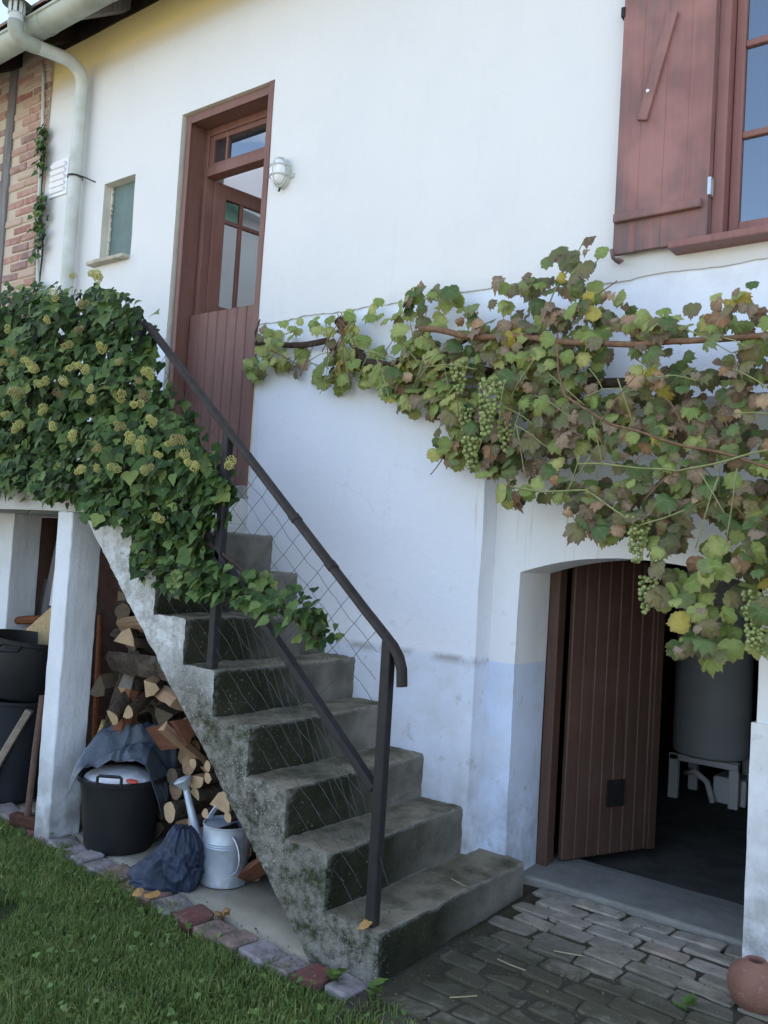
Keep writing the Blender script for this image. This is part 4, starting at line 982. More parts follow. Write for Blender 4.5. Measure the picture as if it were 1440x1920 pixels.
def board(name, lab, cat, p0, p1, wd, th_, mat, roll=0, grp=None, rgh=.004):
    p0, p1 = Vector(p0), Vector(p1); d = p1-p0; q = d.to_track_quat('Z', 'Y').to_matrix().to_4x4() @ Matrix.Rotation(R(roll), 4, 'Z')
    mb = MB(); mb.box(-wd/2, wd/2, -th_/2, th_/2, 0, d.length, Matrix.Translation(p0) @ q)
    o = mb.build(name, mat, None, bevel=.004, seg=1)
    if rgh: rough(o, 3, rgh, 6, rgh*.3)
    return tag(o, lab, cat, grp)
board('plank', 'greyish split plank leaning against the tubs left of the first pillar', 'plank', (-2.20, -.80, .01), (-2.00, -.66, .50), .11, .035, M['greysplit'], 8)
board('plank', 'fresh yellow squared timber leaning behind the black bucket beside the pillar', 'plank', (-1.620, -.63, .01), (-1.500, -.56, .50), .085, .065, M['yellowwood'], 22)
pl = MB(); pl.prism([(-2.60, .40), (-2.10, .40), (-2.14, 1.04), (-2.52, .80)], -.46, -.445); tag(pl.build('plywood_sheet', M['tanboard'], None, bevel=.003), 'tan plywood offcut with a slanted edge standing behind the tubs', 'board')
ham = thing('sledgehammer', 'long handled hammer with a rusty head resting on the ground by the pillar', 'hammer', (-1.72, -.79, .03))
mb = MB(); mb.tube([(-1.735, -.80, .05), (-1.72, -.797, .35), (-1.700, -.790, .62)], .016, 10, radii=[.016, .015, .017]); mb.build('handle', M['brownhandle'], ham, smooth='auto')
mb = MB(); mb.box(-.085, .085, -.028, .028, -.028, .028, Matrix.Translation((-1.735, -.80, .034)) @ Matrix.Rotation(R(18), 4, 'Z')); h_ = mb.build('head', M['rust'], ham, bevel=.010); rough(h_, 2, .006, 9)
ot = MB(); oc = thing('wooden_chair', 'broken reddish wooden chair frame among the stored wood under the landing', 'chair', (-1.7, -.5, 0))
for a, b, w_ in (((-1.60, -.56, .02), (-1.665, -.53, 1.02), .042),):
    pass
for nm, a, b, w_ in (('leg', (-1.565, -.57, .02), (-1.655, -.54, 1.00), .014), ('leg', (-2.93, -.30, .1), (-2.90, -.30, .98), .03), ('rail', (-2.95, -.30, .84), (-2.45, -.32, .90), .022), ('leg', (-1.500, -.52, .02), (-1.545, -.50, .60), .014)):
    mb = MB(); mb.tube([a, tuple((Vector(a)+Vector(b))/2), b], w_, 8, radii=[w_*.8, w_*1.15, w_]); mb.build(nm, M['orangewood'], oc, smooth='auto')
for k, (a, b, r_, mt, lab) in enumerate(((( -2.92, -.16, .10), (-2.74, -.09, 1.33), .040, 'timber', 'thick grey pole leaning in the dark bay under the landing'), ((-3.02, -.20, .10), (-2.86, -.08, 1.10), .030, 'timber', 'thinner grey pole leaning lower in the dark bay under the landing'), ((-2.70, -.12, .95), (-2.69, -.10, 1.28), .045, 'whiteplastic', 'short white plastic pipe hanging beside the grey poles under the landing'))):
    mb = MB(); mb.tube([a, b], r_, 10); tag(mb.build('pole', M[mt], None, smooth='auto'), lab, 'pole' if k < 2 else 'pipe')

# firewood ---------------------------------------------------------------
def log_mesh(kind, r, L, seed, cut, skin, n=12, barked=True):
    mb = MB(); g_ = random.Random(seed)
    if kind == 'round': prof = [(r*(1+.10*math.sin(3*a+seed)+.06*g_.uniform(-1, 1))*math.cos(a), r*(1+.10*math.sin(2*a+seed))*math.sin(a)) for a in [2*math.pi*k/n for k in range(n)]]
    elif kind == 'half': prof = [(r*math.cos(a), r*1.05*math.sin(a)) for a in [math.pi*k/8+.02 for k in range(9)]]+[(-r*.4, -.10*r), (r*.45, -.06*r)]
    else: prof = [(-r*.95, -r*.55), (r*1.0, -r*.5), (r*.72, r*.25), (r*.1, r*.92), (-r*.45, r*.55)]
    prof = [(x*(1+g_.uniform(-.06, .06)), y*(1+g_.uniform(-.06, .06))) for x, y in prof]; m = len(prof)
    segs = 5; vs = []
    for j in range(segs+1):
        t = j/segs; tw = .10*(t-.5)*g_.uniform(.5, 1.5)
        for x, y in prof: vs.append((x*math.cos(tw)-y*math.sin(tw)+.006*noise.noise((t*4, seed, x*20)), -L/2+L*t, x*math.sin(tw)+y*math.cos(tw)+.006*noise.noise((t*4, seed+9, y*20))))
    fs = []; mi = []
    for j in range(segs):
        for k in range(m):
            fs.append((j*m+k, (j+1)*m+k, (j+1)*m+(k+1) % m, j*m+(k+1) % m))
            mi.append(1 if kind == 'round' or (kind == 'half' and k < 8) or (kind == 'wedge' and k in (2, 3)) else 2)
    fs += [tuple(range(m)), tuple(range((segs+1)*m-1, segs*m-1, -1))]; mi += [0, 0]
    mb.add(vs, fs); mb.mi = mi
    me = mb.mesh('firewood_log', [M[cut], M['bark'] if barked else M[skin], M[skin]])
    bm = bmesh.new(); bm.from_mesh(me); bmesh.ops.recalc_face_normals(bm, faces=bm.faces); bm.to_mesh(me); bm.free(); return me
def put_log(me, x, y, z, yaw=0, pitch=0, roll=0, lab=None, grp=None):
    o = link('firewood_log', me, None, (x, y, z), None)
    o.matrix_world = Matrix.Translation((x, y, z)) @ Euler((0, 0, R(yaw))).to_matrix().to_4x4() @ Euler((R(pitch), 0, 0)).to_matrix().to_4x4() @ Euler((0, R(roll), 0)).to_matrix().to_4x4()
    return tag(o, lab, 'firewood', grp)
G = 'firewood stored under the stairs'
# stack of log ends on the right, each told by where it lies when it shows clearly
ends = [(-.821, .454, .021, 'round', 'small pale round log end, upper left of the pair high in the stack'), (-.735, .456, .020, 'round', 'small pale round log end tucked right under the sloping stair'),
        (-.815, .395, .045, 'half', 'wide pale half log end above the rose of the watering can'), (-.722, .402, .024, 'round', 'oval pale log end between the half log and the sloping stair'),
        (-.665, .320, .058, 'wedge', 'big tan split log end behind the handle of the watering can'), (-.725, .262, .020, 'round', 'small round log end left of the big tan split log'),
        (-.595, .268, .022, 'round', 'small round log end low right just above the watering can rim'), (-.515, .300, .022, 'round', 'round log end nearest the sloping stair beside the watering can'),
        (-.800, .215, .026, 'round', 'round log end behind the lower spout of the watering can'), (-.925, .225, .042, 'round', 'large dull round log end between bucket and watering can'), (-.805, .300, .034, 'half', 'shaded brown log end right behind the watering can spout')]
for k, (x, z, r, kd, lab) in enumerate(ends):
    put_log(log_mesh(kd, r, .34, 20+k, 'endcut', 'splitface'), x, -.44+rnd.uniform(-.015, .015), z, rnd.uniform(-7, 7), rnd.uniform(-3, 3), {'half': 170 if k == 2 else 20, 'wedge': 10}.get(kd, rnd.uniform(0, 360)), lab)
fill_ = [log_mesh('round', r, .32, 60+i, 'splitface' if i % 2 else 'darksplit', 'splitface') for i, r in enumerate((.026, .033, .040, .046))]
taken = [(x, z, r) for x, z, r, _, _ in ends]
for zz in frange(.05, .56, .074):
    for xx in frange(-1.02, -.30, .085):
        x = xx+rnd.uniform(-.012, .012); z = zz+rnd.uniform(-.01, .01)
        if z > soff(x)-.075: continue
        if any((x-a)**2+(z-b)**2 < (c+.030)**2 for a, b, c in taken): continue
        put_log(rnd.choice(fill_), x, -.36+rnd.uniform(-.03, .05), z, rnd.uniform(-6, 6), rnd.uniform(-3, 3), rnd.uniform(0, 360), 'round log end in shade at the back of the stack under the stairs', G)
# tumbled split pieces on the left, lit ones first
L_ = [('half', .056, .30, -.975, -.64, .690, 72, 4, 15, 'splitface', 'splitface', 'broad brown split log lying across the top of the heap'),
      ('wedge', .060, .30, -.955, -.63, .560, 74, -16, 60, 'redwood', 'redwood', 'reddish wet split log lying below the broad brown one'),
      ('wedge', .040, .24, -1.075, -.62, .762, 35, 8, 80, 'endcut', 'splitface', 'narrow split piece with a pale end on top of the heap'),
      ('half', .036, .22, -1.19, -.62, .665, 15, 20, 120, 'endcut', 'splitface', 'pale split end pointing forward left of the broad brown log'),
      ('half', .040, .30, -1.315, -.60, .655, 20, 30, 80, 'endcut', 'greysplit', 'leaf shaped pale log end on the left of the heap'),
      ('wedge', .050, .26, -1.30, -.62, .560, 10, 75, 30, 'splitface', 'redwood', 'dark brown split block standing above the plastic sheet'),
      ('wedge', .026, .36, -1.40, -.60, .640, 5, 72, 10, 'endcut', 'splitface', 'thin pale splint standing upright beside the red chair leg'),
      ('half', .085, .46, -1.24, -.56, .835, 82, -3, 200, 'greysplit', 'greysplit', 'long dark grey split log lying crosswise in the shade'),
      ('half', .060, .40, -1.34, -.50, 1.005, 80, -8, 200, 'splitface', 'splitface', 'tan split slab lying high in the heap under the stairs'),
      ('wedge', .055, .30, -1.42, -.48, .900, 28, -8, 10, 'endcut', 'greysplit', 'split log with a pale round end in the upper heap'),
      ('wedge', .045, .34, -1.40, -.50, .770, 40, 35, 70, 'endcut', 'greysplit', 'pale splint slanting up in the middle of the heap'),
      ('half', .055, .40, -1.43, -.42, 1.10, 84, 2, 10, 'greysplit', 'greysplit', 'grey slab lying uppermost in the heap under the stairs'),
      ('wedge', .040, .26, -1.00, -.60, .800, 60, -10, 150, 'redwood', 'redwood', 'short red brown block wedged against the sloping stair'),
      ('wedge', .030, .30, -.840, -.63, .510, 160, 40, 20, 'splitface', 'splitface', 'thin split piece leaning along the underside of the sloping stair'),
      ('wedge', .040, .30, -.42, -.60, .115, 70, -32, 20, 'redwood', 'redwood', 'dark reddish split log lying on the path right of the watering can')]
for k, (kd, r, ln, x, y, z, yw, pt, ro_, cut, skin, lab) in enumerate(L_): put_log(log_mesh(kd, r, ln, 100+k, cut, skin, barked=k not in (0, 1, 5, 8, 12, 14)), x, y, z, yw, pt, ro_, lab)
dk = [log_mesh(kd, r, .36, 140+i, 'darksplit', 'darksplit') for i, (kd, r) in enumerate((('wedge', .05), ('half', .055), ('wedge', .06), ('round', .04)))]
for zz in frange(.06, 1.36, .088):
    for xx in frange(-1.60, -.95, .12):
        x = xx+rnd.uniform(-.03, .03); z = zz+rnd.uniform(-.02, .02)
        if z > soff(x)-.07 or (z < .62 and x > -1.05): continue
        put_log(rnd.choice(dk), x, -.34+rnd.uniform(-.06, .05), z, rnd.choice((82, 75, 15, 60))+rnd.uniform(-15, 15), rnd.uniform(-12, 12), rnd.uniform(0, 360), 'dim grey split log deep in the heap under the stairs', G)

# ================================================================== TERRACOTTA POT, TANK IN THE CELLAR
PC = Vector((1.343, -.135, .030))
pot = thing('pot', 'round terracotta jar with a narrow mouth by the right side of the cellar door', 'pot', PC)
mb = MB(); mb.lathe([(0, 0), (.045, 0), (.062, .012), (.080, .045), (.085, .075), (.078, .105), (.060, .126), (.040, .139), (.034, .143), (.033, .147), (.026, .147), (.024, .138), (.03, .12), (0, .08)], 32, None, PC); mb.build('body', M['terracotta'], pot, smooth='auto')
tk = thing('water_tank', 'tall grey water tank on a pale stand inside the dark cellar', 'tank', (.46, 2.3, .035))
mb = MB(); mb.lathe([(0, .30), (.19, .30), (.215, .315), (.222, .34), (.222, 1.45), (.20, 1.50), (0, 1.52)], 32, None, (.44, 2.32, 0)); mb.build('body', M['tank'], tk, smooth='auto')
for a, b in ((-.17, -.13), (.17, -.10), (-.15, .17), (.17, .17)):
    m_ = MB(); m_.box(-.028, .028, -.02, .02, .036, .30, Matrix.Translation((.44+a, 2.32+b, 0))); m_.build('leg', M['tankleg'], tk, bevel=.004)
m_ = MB(); m_.box(.24, .64, 2.17, 2.21, .262, .298); m_.build('crossbar', M['tankleg'], tk, bevel=.004)
bx_ = thing('plastic_box', 'white plastic box under the water tank with a pale hose across it', 'box', (.55, 2.35, .036))
m_ = MB(); m_.box(.47, .66, 2.28, 2.50, .037, .19); m_.build('body', M['tankleg'], bx_, bevel=.012)
m_ = MB(); m_.tube([(.30, 2.30, .17), (.38, 2.24, .20), (.46, 2.21, .16), (.50, 2.20, .05)], .018, 8); tag(m_.build('hose', M['tankleg'], None, smooth=True), 'pale hose curving down in front of the white box in the cellar', 'hose')

# ================================================================== IVY AND GRAPEVINE
def leaf_mesh(half, curl, fold, seed, mat, name='leaf', mid=.5, c0=(0, -.38)):
    """half outline from tip to stem -> a leaf with a middle ring, so that it can fold and curl; stem at the origin, tip towards -Y"""
    pts = [(x, y) for x, y in half] + [(-x, y) for x, y in reversed(half[1:-1])]
    m = len(pts); g_ = random.Random(seed); vs = []; uv = []
    def z(x, y): return -curl*(x*x*.9+(y+.3)**2) + fold*abs(x) + .11*noise.noise((x*2.5+seed, y*2.5, seed*.37)) + .07*noise.noise((x*6+seed, y*6, 3))*(.5+curl*2)
    for x, y in pts:
        x *= 1+g_.uniform(-.07, .07); y += g_.uniform(-.03, .03); vs.append((x, y, z(x, y))); uv.append(((x-c0[0])/.62, (y-c0[1])/.62))
    for x, y in pts:
        x = c0[0]+(x-c0[0])*mid; y = c0[1]+(y-c0[1])*mid; vs.append((x, y, z(x, y)-.015)); uv.append(((x-c0[0])/.62, (y-c0[1])/.62))
    vs.append((c0[0], c0[1], z(*c0)-.02)); uv.append((0, 0))
    fs = [(i, (i+1) % m, m+(i+1) % m, m+i) for i in range(m)] + [(m+i, m+(i+1) % m, 2*m) for i in range(m)]
    me = bpy.data.meshes.new(name); me.from_pydata(vs, [], fs); me.materials.append(mat)
    ul = me.uv_layers.new(name='UVMap')
    ul.data.foreach_set('uv', [q for l in me.loops for q in uv[l.vertex_index]])
    me.polygons.foreach_set('use_smooth', [True]*len(fs)); return me, (np.array(vs), fs, uv)
VH = []
for a, r in ((0, .66), (7, .57), (13, .585), (22, .50), (30, .575), (37, .56), (45, .64), (53, .555), (61, .57), (70, .495), (80, .565), (92, .55), (103, .60), (116, .52), (130, .51), (148, .46), (165, .42), (180, .28)):
    t = R(a); VH.append((r*math.sin(t)*1.02, -.40-r*math.cos(t)))
VH[0] = (0, VH[0][1]); VH[-1] = (0, -.06)
IH = [(0, -1.0), (.16, -.76), (.30, -.56), (.44, -.42), (.60, -.26), (.46, -.06), (.30, .07), (.14, .08), (0, 0)]
IH2 = [(0, -1.05), (.20, -.72), (.34, -.46), (.40, -.22), (.30, .0), (.14, .06), (0, 0)]
def leaf_orient(p, size, out, droop, spin, g_):
    """matrix for a leaf whose face looks along out and whose tip hangs down"""
    n_ = Vector(out).normalized(); dn = Vector((0, 0, -1)); t = dn-n_*dn.dot(n_)
    if t.length < .1: t = Vector((0, -1, 0))-n_*n_.dot(Vector((0, -1, 0)))
    t.normalize(); t = Matrix.Rotation(spin, 3, n_) @ t
    y = -t; x = y.cross(n_)
    m3 = Matrix((x, y, n_)).transposed() @ Matrix.Rotation(droop, 3, 'X')
    return Matrix.Translation(p) @ m3.to_4x4() @ Matrix.Diagonal((size, size, size, 1))
def joined(name, items, parent, label=None):
    """many leaves as one mesh: items are (matrix, (verts, faces, uv), material)"""
    mats = []; V = []; Fc = []; U = []; MI = []; off = 0
    for m4, (vs, fs, uv), mat in items:
        if mat not in mats: mats.append(mat)
        A = np.array(m4); V.append(vs @ A[:3, :3].T + A[:3, 3]); k = mats.index(mat)
        for f in fs: Fc.append([i+off for i in f]); MI.append(k)
        U += uv; off += len(vs)
    V = np.concatenate(V)
    org = np.array(parent['_o']) if parent is not None else 0
    me = bpy.data.meshes.new(name); me.from_pydata((V-org).tolist(), [], Fc)
    for m_ in mats: me.materials.append(m_)
    me.polygons.foreach_set('material_index', MI); me.polygons.foreach_set('use_smooth', [True]*len(Fc))
    ul = me.uv_layers.new(name='UVMap'); li = np.empty(len(me.loops), dtype=np.int32); me.loops.foreach_get('vertex_index', li)
    ul.data.foreach_set('uv', np.array(U)[li].reshape(-1))
    o = bpy.data.objects.new(name, me); COL.objects.link(o); o.parent = parent; o['kind'] = 'stuff'; return o
def inside(x, z, poly):
    c = False; j = len(poly)-1
    for i in range(len(poly)):
        (a, b), (d, e) = poly[i], poly[j]
        if (b > z) != (e > z) and x < (d-a)*(z-b)/(e-b)+a: c = not c
        j = i
    return c

# ---- ivy over the landing rail and down the stair rail
IVY = [(-2.75, 2.60), (-2.23, 2.60), (-1.93, 2.57), (-1.38, 2.52), (-1.14, 2.43), (-1.06, 2.31), (-1.05, 2.18), (-.89, 2.02), (-.70, 1.83), (-.56, 1.72), (-.47, 1.62), (-.53, 1.50), (-.58, 1.34), (-.42, 1.30), (-.22, 1.27), (-.05, 1.22), (.05, 1.08), (-.01, 1.04), (-.18, 1.15), (-.47, 1.18), (-.79, 1.20), (-.97, 1.29), (-1.02, 1.41), (-1.18, 1.47), (-1.47, 1.53), (-2.07, 1.57), (-2.75, 1.58)]
ivy = thing('ivy', 'thick flowering ivy smothering the landing rail and trailing down the stairs', 'ivy', (-1.4, -.85, 1.62))
ivl = []
for s_ in range(4): ivl.append(leaf_mesh(IH, .10+.12*s_/3, .14*(s_ % 2)+.05, s_, M['ivy'], mid=.55))
for s_ in range(2): ivl.append(leaf_mesh(IH2, .14, .16, 9+s_, M['ivy'], mid=.55))
g_ = random.Random(11); P = []
for _ in range(120000):
    if len(P) >= 5800: break
    x = g_.uniform(-2.75, .06); z = g_.uniform(1.0, 2.62)
    x2, z2 = x+g_.uniform(-.015, .015), z+g_.uniform(-.015, .015)
    if not inside(x2, z2, IVY): continue
    trail = z < 1.33 and x > -1.0
    bul = .085+.075*noise.noise((x*2.6, z*2.6, 4))+.085*noise.noise((x*6.5, z*6.5, 1))
    if trail: bul *= .55
    bul *= .55+.45*max(0, min(1, (-.55-x)/.6))
    dpt = g_.random()**.55 if g_.random() > .22 else 0
    y = -.83-bul*1.5*dpt+.07*(1-dpt)**.5
    if trail: y = -.815-.09*dpt+.14*g_.random()*max(0, min(1, (x+.6)/.5))
    # lumps of foliage catch light on their upper side
    P.append((y, x, z, trail, dpt))
P.sort(); ipl = []
for k, (y, x, z, trail, dpt) in enumerate(P):
    e_ = Vector((noise.noise((x*6, z*6, 20))*.7+g_.uniform(-.5, .5)+.12, -1, .35+g_.uniform(-.45, .6)+(.25 if trail else 0)))
    sz = (.030+.044*g_.random()**1.7)*(.95 if trail else 1)
    m4 = leaf_orient((x, y, z), sz, e_, g_.uniform(-.45, .2), g_.gauss(0, .55), g_)
    ipl.append((m4, g_.randrange(len(ivl))))
near = [i for i in range(len(ipl)) if P[i][1] > -1.98]; first = set(near[:300]); rest = []
for i, (m4, v) in enumerate(ipl):
    if i in first: link('leaf', ivl[v][0], ivy, mat=m4)
    else: rest.append((m4, ivl[v][1], M['ivy']))
for _ in range(6000):      # the shaded inner layer
    if len(rest) > 6300: break
    x = g_.uniform(-2.75, .0); z = g_.uniform(1.05, 2.60)
    if not inside(x, z, IVY) or not inside(x+.03, z+.03, IVY) or (z < 1.33 and x > -.75): continue
    m4 = leaf_orient((x, g_.uniform(-.815, -.775), z), g_.uniform(.07, .10), (g_.uniform(-.3, .3), -1, g_.uniform(-.1, .3)), g_.uniform(-.2, .2), g_.gauss(0, .7), g_)
    rest.append((m4, ivl[g_.randrange(4)][1], M['ivy']))
joined('foliage', rest, ivy)
# stems
for k in range(6):
    x = -2.4+k*.19; pts = [(x+.05*noise.noise((k, t*3, 1)), -.80+.04*noise.noise((k, t*3, 5)), 1.60+.85*t) for t in [i/9 for i in range(10)]]
    mb = MB(); mb.tube(pts, .009, 6); mb.build('stem', M['oldcane'], ivy, smooth=True)
mb = MB(); mb.tube([(-1.05+.105*i, -.80+.02*noise.noise((i, 2, 2)), 1.62-.055*i+.03*noise.noise((i*1.7, 1, 1))) for i in range(11)], .008, 6); mb.build('stem', M['oldcane'], ivy, smooth=True)
FL = [(-1.53, 2.45), (-1.11, 2.46), (-1.27, 2.52), (-1.38, 2.52), (-1.54, 2.34), (-1.66, 2.16), (-1.32, 2.39), (-1.87, 2.17), (-1.89, 2.13), (-1.54, 2.06), (-1.36, 2.11), (-1.19, 2.19), (-.9, 2.07), (-.92, 2.03), (-1.19, 2.0), (-1.58, 2.05), (-1.81, 1.92), (-1.52, 1.94), (-1.39, 1.99), (-1.24, 1.97), (-1.05, 1.97), (-.76, 1.85), (-1.02, 1.85), (-.82, 1.77), (-.87, 1.79), (-.69, 1.71), (-.56, 1.68), (-.65, 1.78), (-.40, 1.69), (-1.11, 1.66), (-.93, 1.66), (-.79, 1.66), (-1.16, 1.66), (-.75, 1.47), (-.81, 1.74), (-.67, 1.76), (-1.83, 2.22), (-1.62, 2.13), (-1.35, 2.04), (-.93, 1.97), (-1.45, 2.22), (-1.24, 2.10), (-1.70, 2.02), (-1.05, 2.12), (-1.40, 1.84), (-.88, 1.92), (-1.20, 1.80), (-1.62, 1.86), (-.62, 1.72), (-1.05, 1.74), (-1.75, 2.30), (-1.42, 2.30)]
fm = []
for k in range(5):
    bm = bmesh.new(); gg = random.Random(k)
    for u_ in range(2+k % 3):      # each head: a few round umbels of tiny buds
        c = Vector((gg.uniform(-.022, .022), gg.uniform(-.012, .012), gg.uniform(-.02, .02))); rr = gg.uniform(.013, .020)
        for b_ in range(44):
            t = b_*2.39996; zz = 1-2*(b_+.5)/44; q = math.sqrt(1-zz*zz)
            bmesh.ops.create_icosphere(bm, subdivisions=1, radius=.0030, matrix=Matrix.Translation(c+Vector((q*math.cos(t), q*math.sin(t), zz))*rr*gg.uniform(.72, 1.15)))
    me = bpy.data.meshes.new('flower_cluster'); bm.to_mesh(me); bm.free(); me.materials.append(M['ivyflower']); me.uv_layers.new(name='UVMap'); fm.append(me)
for k, (x, z) in enumerate(FL):
    bul = .085+.075*noise.noise((x*2.6, z*2.6, 4))+.085*noise.noise((x*6.5, z*6.5, 1))
    s_ = g_.uniform(.68, 1.08)
    link('flower_cluster', fm[k % 5], ivy, (x, -.873-bul*1.5*(.55+.45*max(0, min(1, (-.55-x)/.6))), z), (g_.uniform(-.4, .4), g_.uniform(-.4, .4), g_.uniform(0, 6)), s_)
# small ivy creeping up the conduit
civ = thing('creeping_ivy', 'thin ivy creeping up the pale conduit at the corner of the brickwork', 'ivy', (-3.38, -.05, 2.5)); items = []
for k in range(230):
    t = g_.random()**.8; z = 2.5+1.62*t; wd_ = .085*(1-.45*t)
    if abs(z-3.72) < .06 or noise.noise((z*4, 3, 3)) < -.28: continue
    x = -3.50+.20*((4.58-z)/2.1)+.035+g_.gauss(0, .5)*wd_
    m4 = leaf_orient((x, -.03-.05*g_.random(), z), g_.uniform(.035, .06), (g_.uniform(-.5, .6), -1, g_.uniform(-.1, .7)), g_.uniform(-.3, .2), g_.gauss(0, .7), g_)
    items.append((m4, g_.randrange(len(ivl))))
for m4, v in items: link('leaf', ivl[v][0], civ, mat=m4)
mb = MB(); mb.tube([(-3.44+.16*(1-t)+.02*math.sin(t*14), -.02, 2.4+1.6*t) for t in [i/16 for i in range(17)]], .006, 6); mb.build('stem', M['oldcane'], civ, smooth=True)

# ---- grapevine along the wall and over the cellar door
VINE = [(-1.26, 2.20), (-1.17, 2.50), (-.86, 2.50), (-.6, 2.46), (-.44, 2.53), (-.16, 2.55), (.04, 2.49), (.34, 2.45), (.52, 2.46), (.61, 2.54), (.68, 2.60), (.77, 2.54), (.77, 2.40), (.86, 2.31), (.80, 2.26), (.92, 2.21), (1.01, 2.23), (1.09, 2.17), (1.2, 2.23), (1.35, 2.24), (1.75, 2.25), (2.15, 2.22), (2.42, 2.06), (2.30, 1.80), (2.0, 1.62), (1.80, 1.30), (1.60, 1.15), (1.39, 1.16), (1.33, 1.16), (1.26, 1.12), (1.18, 1.09), (1.10, 1.13), (1.00, 1.20), (1.04, 1.40), (.97, 1.50), (.79, 1.45), (.66, 1.61), (.52, 1.62), (.40, 1.60), (.25, 1.73), (.06, 1.76), (-.03, 1.88), (-.22, 2.02), (-.41, 2.11), (-.66, 2.12), (-.87, 2.22), (-1.03, 2.27)]
vyf = lambda x: float(np.interp(x, [-1.3, -.6, .2, .6, 1.0, 1.5, 1.9, 2.5], [-.05, -.09, -.14, -.20, -.28, -.36, -.32, -.10]))
vine = thing('grapevine', 'old grapevine with withering leaves and green grapes along the wall above the cellar door', 'grapevine', (.45, -.12, 1.6))
vl = {}
kinds = ('vgreen', 'vlight', 'vbrown', 'vmixed', 'vyellow')
for kd in kinds:
    vl[kd] = [leaf_mesh(VH, *( (.75, .45) if kd == 'vbrown' and s_ != 1 else (.30+.30*s_, .12+.20*(s_ % 2))), 30+s_, M[kd], mid=.55) for s_ in range(3)]
    if kd == 'vbrown': vl[kd].append(leaf_mesh(VH, 1.35, .9, 77, M[kd], mid=.5))
g_ = random.Random(5); Q = []
tries = 0
while len(Q) < 2950 and tries < 150000:
    tries += 1
    x = g_.uniform(-1.28, 2.42); z = g_.uniform(1.05, 2.62)
    if not inside(x, z, VINE): continue
    if x < -.3 and g_.random() > .46: continue
    if z < 1.42 and g_.random() > .62: continue
    if z > 2.30 and g_.random() > .36: continue      # loose shoots along the top
    if x > .9 and 2.16 > z > 2.02 and g_.random() > .55: continue
    if noise.noise((x*5.5, z*5.5, 2)) < -.16 and g_.random() > .16: continue
    dpt = g_.random(); th_ = .10+.16*max(0, min(1, (x+.4)/1.2))
    y = vyf(x)+.03-th_*(dpt-.35)
    y = min(y, -.02)
    Q.append((y, x, z, dpt))
Q.sort(key=lambda q: q[0]+.10*abs(q[1]-1.0)*0)
def pick(x, z, g_):
    r = g_.random(); b = max(0, min(1, (x+.55)/1.15)); nz_ = noise.noise((x*3.5, z*3.5, 8))
    low = z < 1.55
    pb = .04+.23*b*(1+nz_*1.2); pm2 = .06+.17*b
    if low: pb *= .55
    if r < pb: return 'vbrown'
    if r < pb+pm2: return 'vmixed'
    if r < pb+pm2+.025: return 'vyellow'
    if g_.random() < (.92-.42*b): return 'vlight'
    return 'vgreen'
vis = [i for i, q in enumerate(Q) if q[1] < 1.36]; first = set(vis[::2][:150]+vis[1::2][:150]); rest = []
lf = []
for i, (y, x, z, dpt) in enumerate(Q):
    kd = pick(x, z, g_); v = g_.randrange(len(vl[kd]))
    e_ = Vector((g_.uniform(-.7, .7), -1, .30+g_.uniform(-.5, .7)))
    sz = (.038+.046*g_.random()**1.25)*(.80 if kd == 'vbrown' else 1)*(.95 if x < -.3 else 1)*(.86 if x > .6 else 1)
    m4 = leaf_orient((x, y, z+.03), sz, e_, g_.uniform(-.6, .25), g_.gauss(0, .6), g_)
    lf.append((x, y, z))
    if i in first: link('leaf', vl[kd][v][0], vine, mat=m4)
    else: rest.append((m4, vl[kd][v][1], M[kd]))
joined('foliage', rest, vine)
def cane(pts, r0, r1, mat, yoff=0, nm='cane', wob=.012, sd=0):
    P_ = [Vector((x, vyf(x)+yoff, z)) for x, z in pts]; out = []
    for a, b in zip(P_[:-1], P_[1:]):
        n_ = max(2, int((b-a).length/.04))
        for i in range(n_): out.append(a.lerp(b, i/n_))
    out.append(P_[-1])
    out = [p+noise.noise_vector(p*6+Vector((sd, 0, 0)))*wob for p in out]
    n_ = len(out); mb = MB(); mb.tube(out, r0, 8 if r0 > .006 else 5, radii=[r0+(r1-r0)*i/(n_-1) for i in range(n_)])
    return mb.build(nm, mat, vine, smooth=True)
cane([(-1.24, 2.42), (-.98, 2.40), (-.74, 2.38), (-.59, 2.26), (-.38, 2.21), (-.08, 2.19)], .013, .022, M['oldcane'], .03, 'trunk', .02, 1)
cane([(-.64, 2.47), (-.55, 2.36), (-.46, 2.25), (-.30, 2.22)], .026, .020, M['oldcane'], .02, 'trunk', .012, 2)
cane([(-.08, 2.19), (.15, 2.16), (.42, 2.12), (.75, 2.06), (1.1, 2.03), (1.8, 2.0), (2.3, 1.98)], .022, .012, M['oldcane'], .06, 'trunk', .02, 3)
cane([(-.05, 2.33), (.19, 2.27), (.46, 2.23), (.70, 2.17), (.96, 2.13), (1.17, 2.12), (1.8, 2.08)], .013, .009, M['cane'], -.10, 'cane', .010, 4)
cane([(.66, 2.20), (.67, 2.06), (.71, 1.97), (.89, 1.86), (1.11, 1.79), (1.7, 1.62)], .004, .006, M['cane'], -.16, 'cane', .008, 5)
cane([(.77, 1.73), (.95, 1.72), (1.13, 1.69), (1.37, 1.75), (1.7, 1.8)], .0035, .003, M['tendril'], -.15, 'cane', .012, 6)
cane([(.48, 1.66), (.62, 1.64), (.80, 1.64), (1.01, 1.53), (1.17, 1.58)], .004, .0028, M['tendril'], -.15, 'cane', .012, 7)
cane([(-.30, 2.22), (-.02, 2.22), (.20, 2.30)], .010, .006, M['oldcane'], -.02, 'cane', .01, 8)
cane([(.52, 2.25), (.60, 2.42), (.70, 2.56)], .004, .002, M['tendril'], -.06, 'cane', .01, 9)
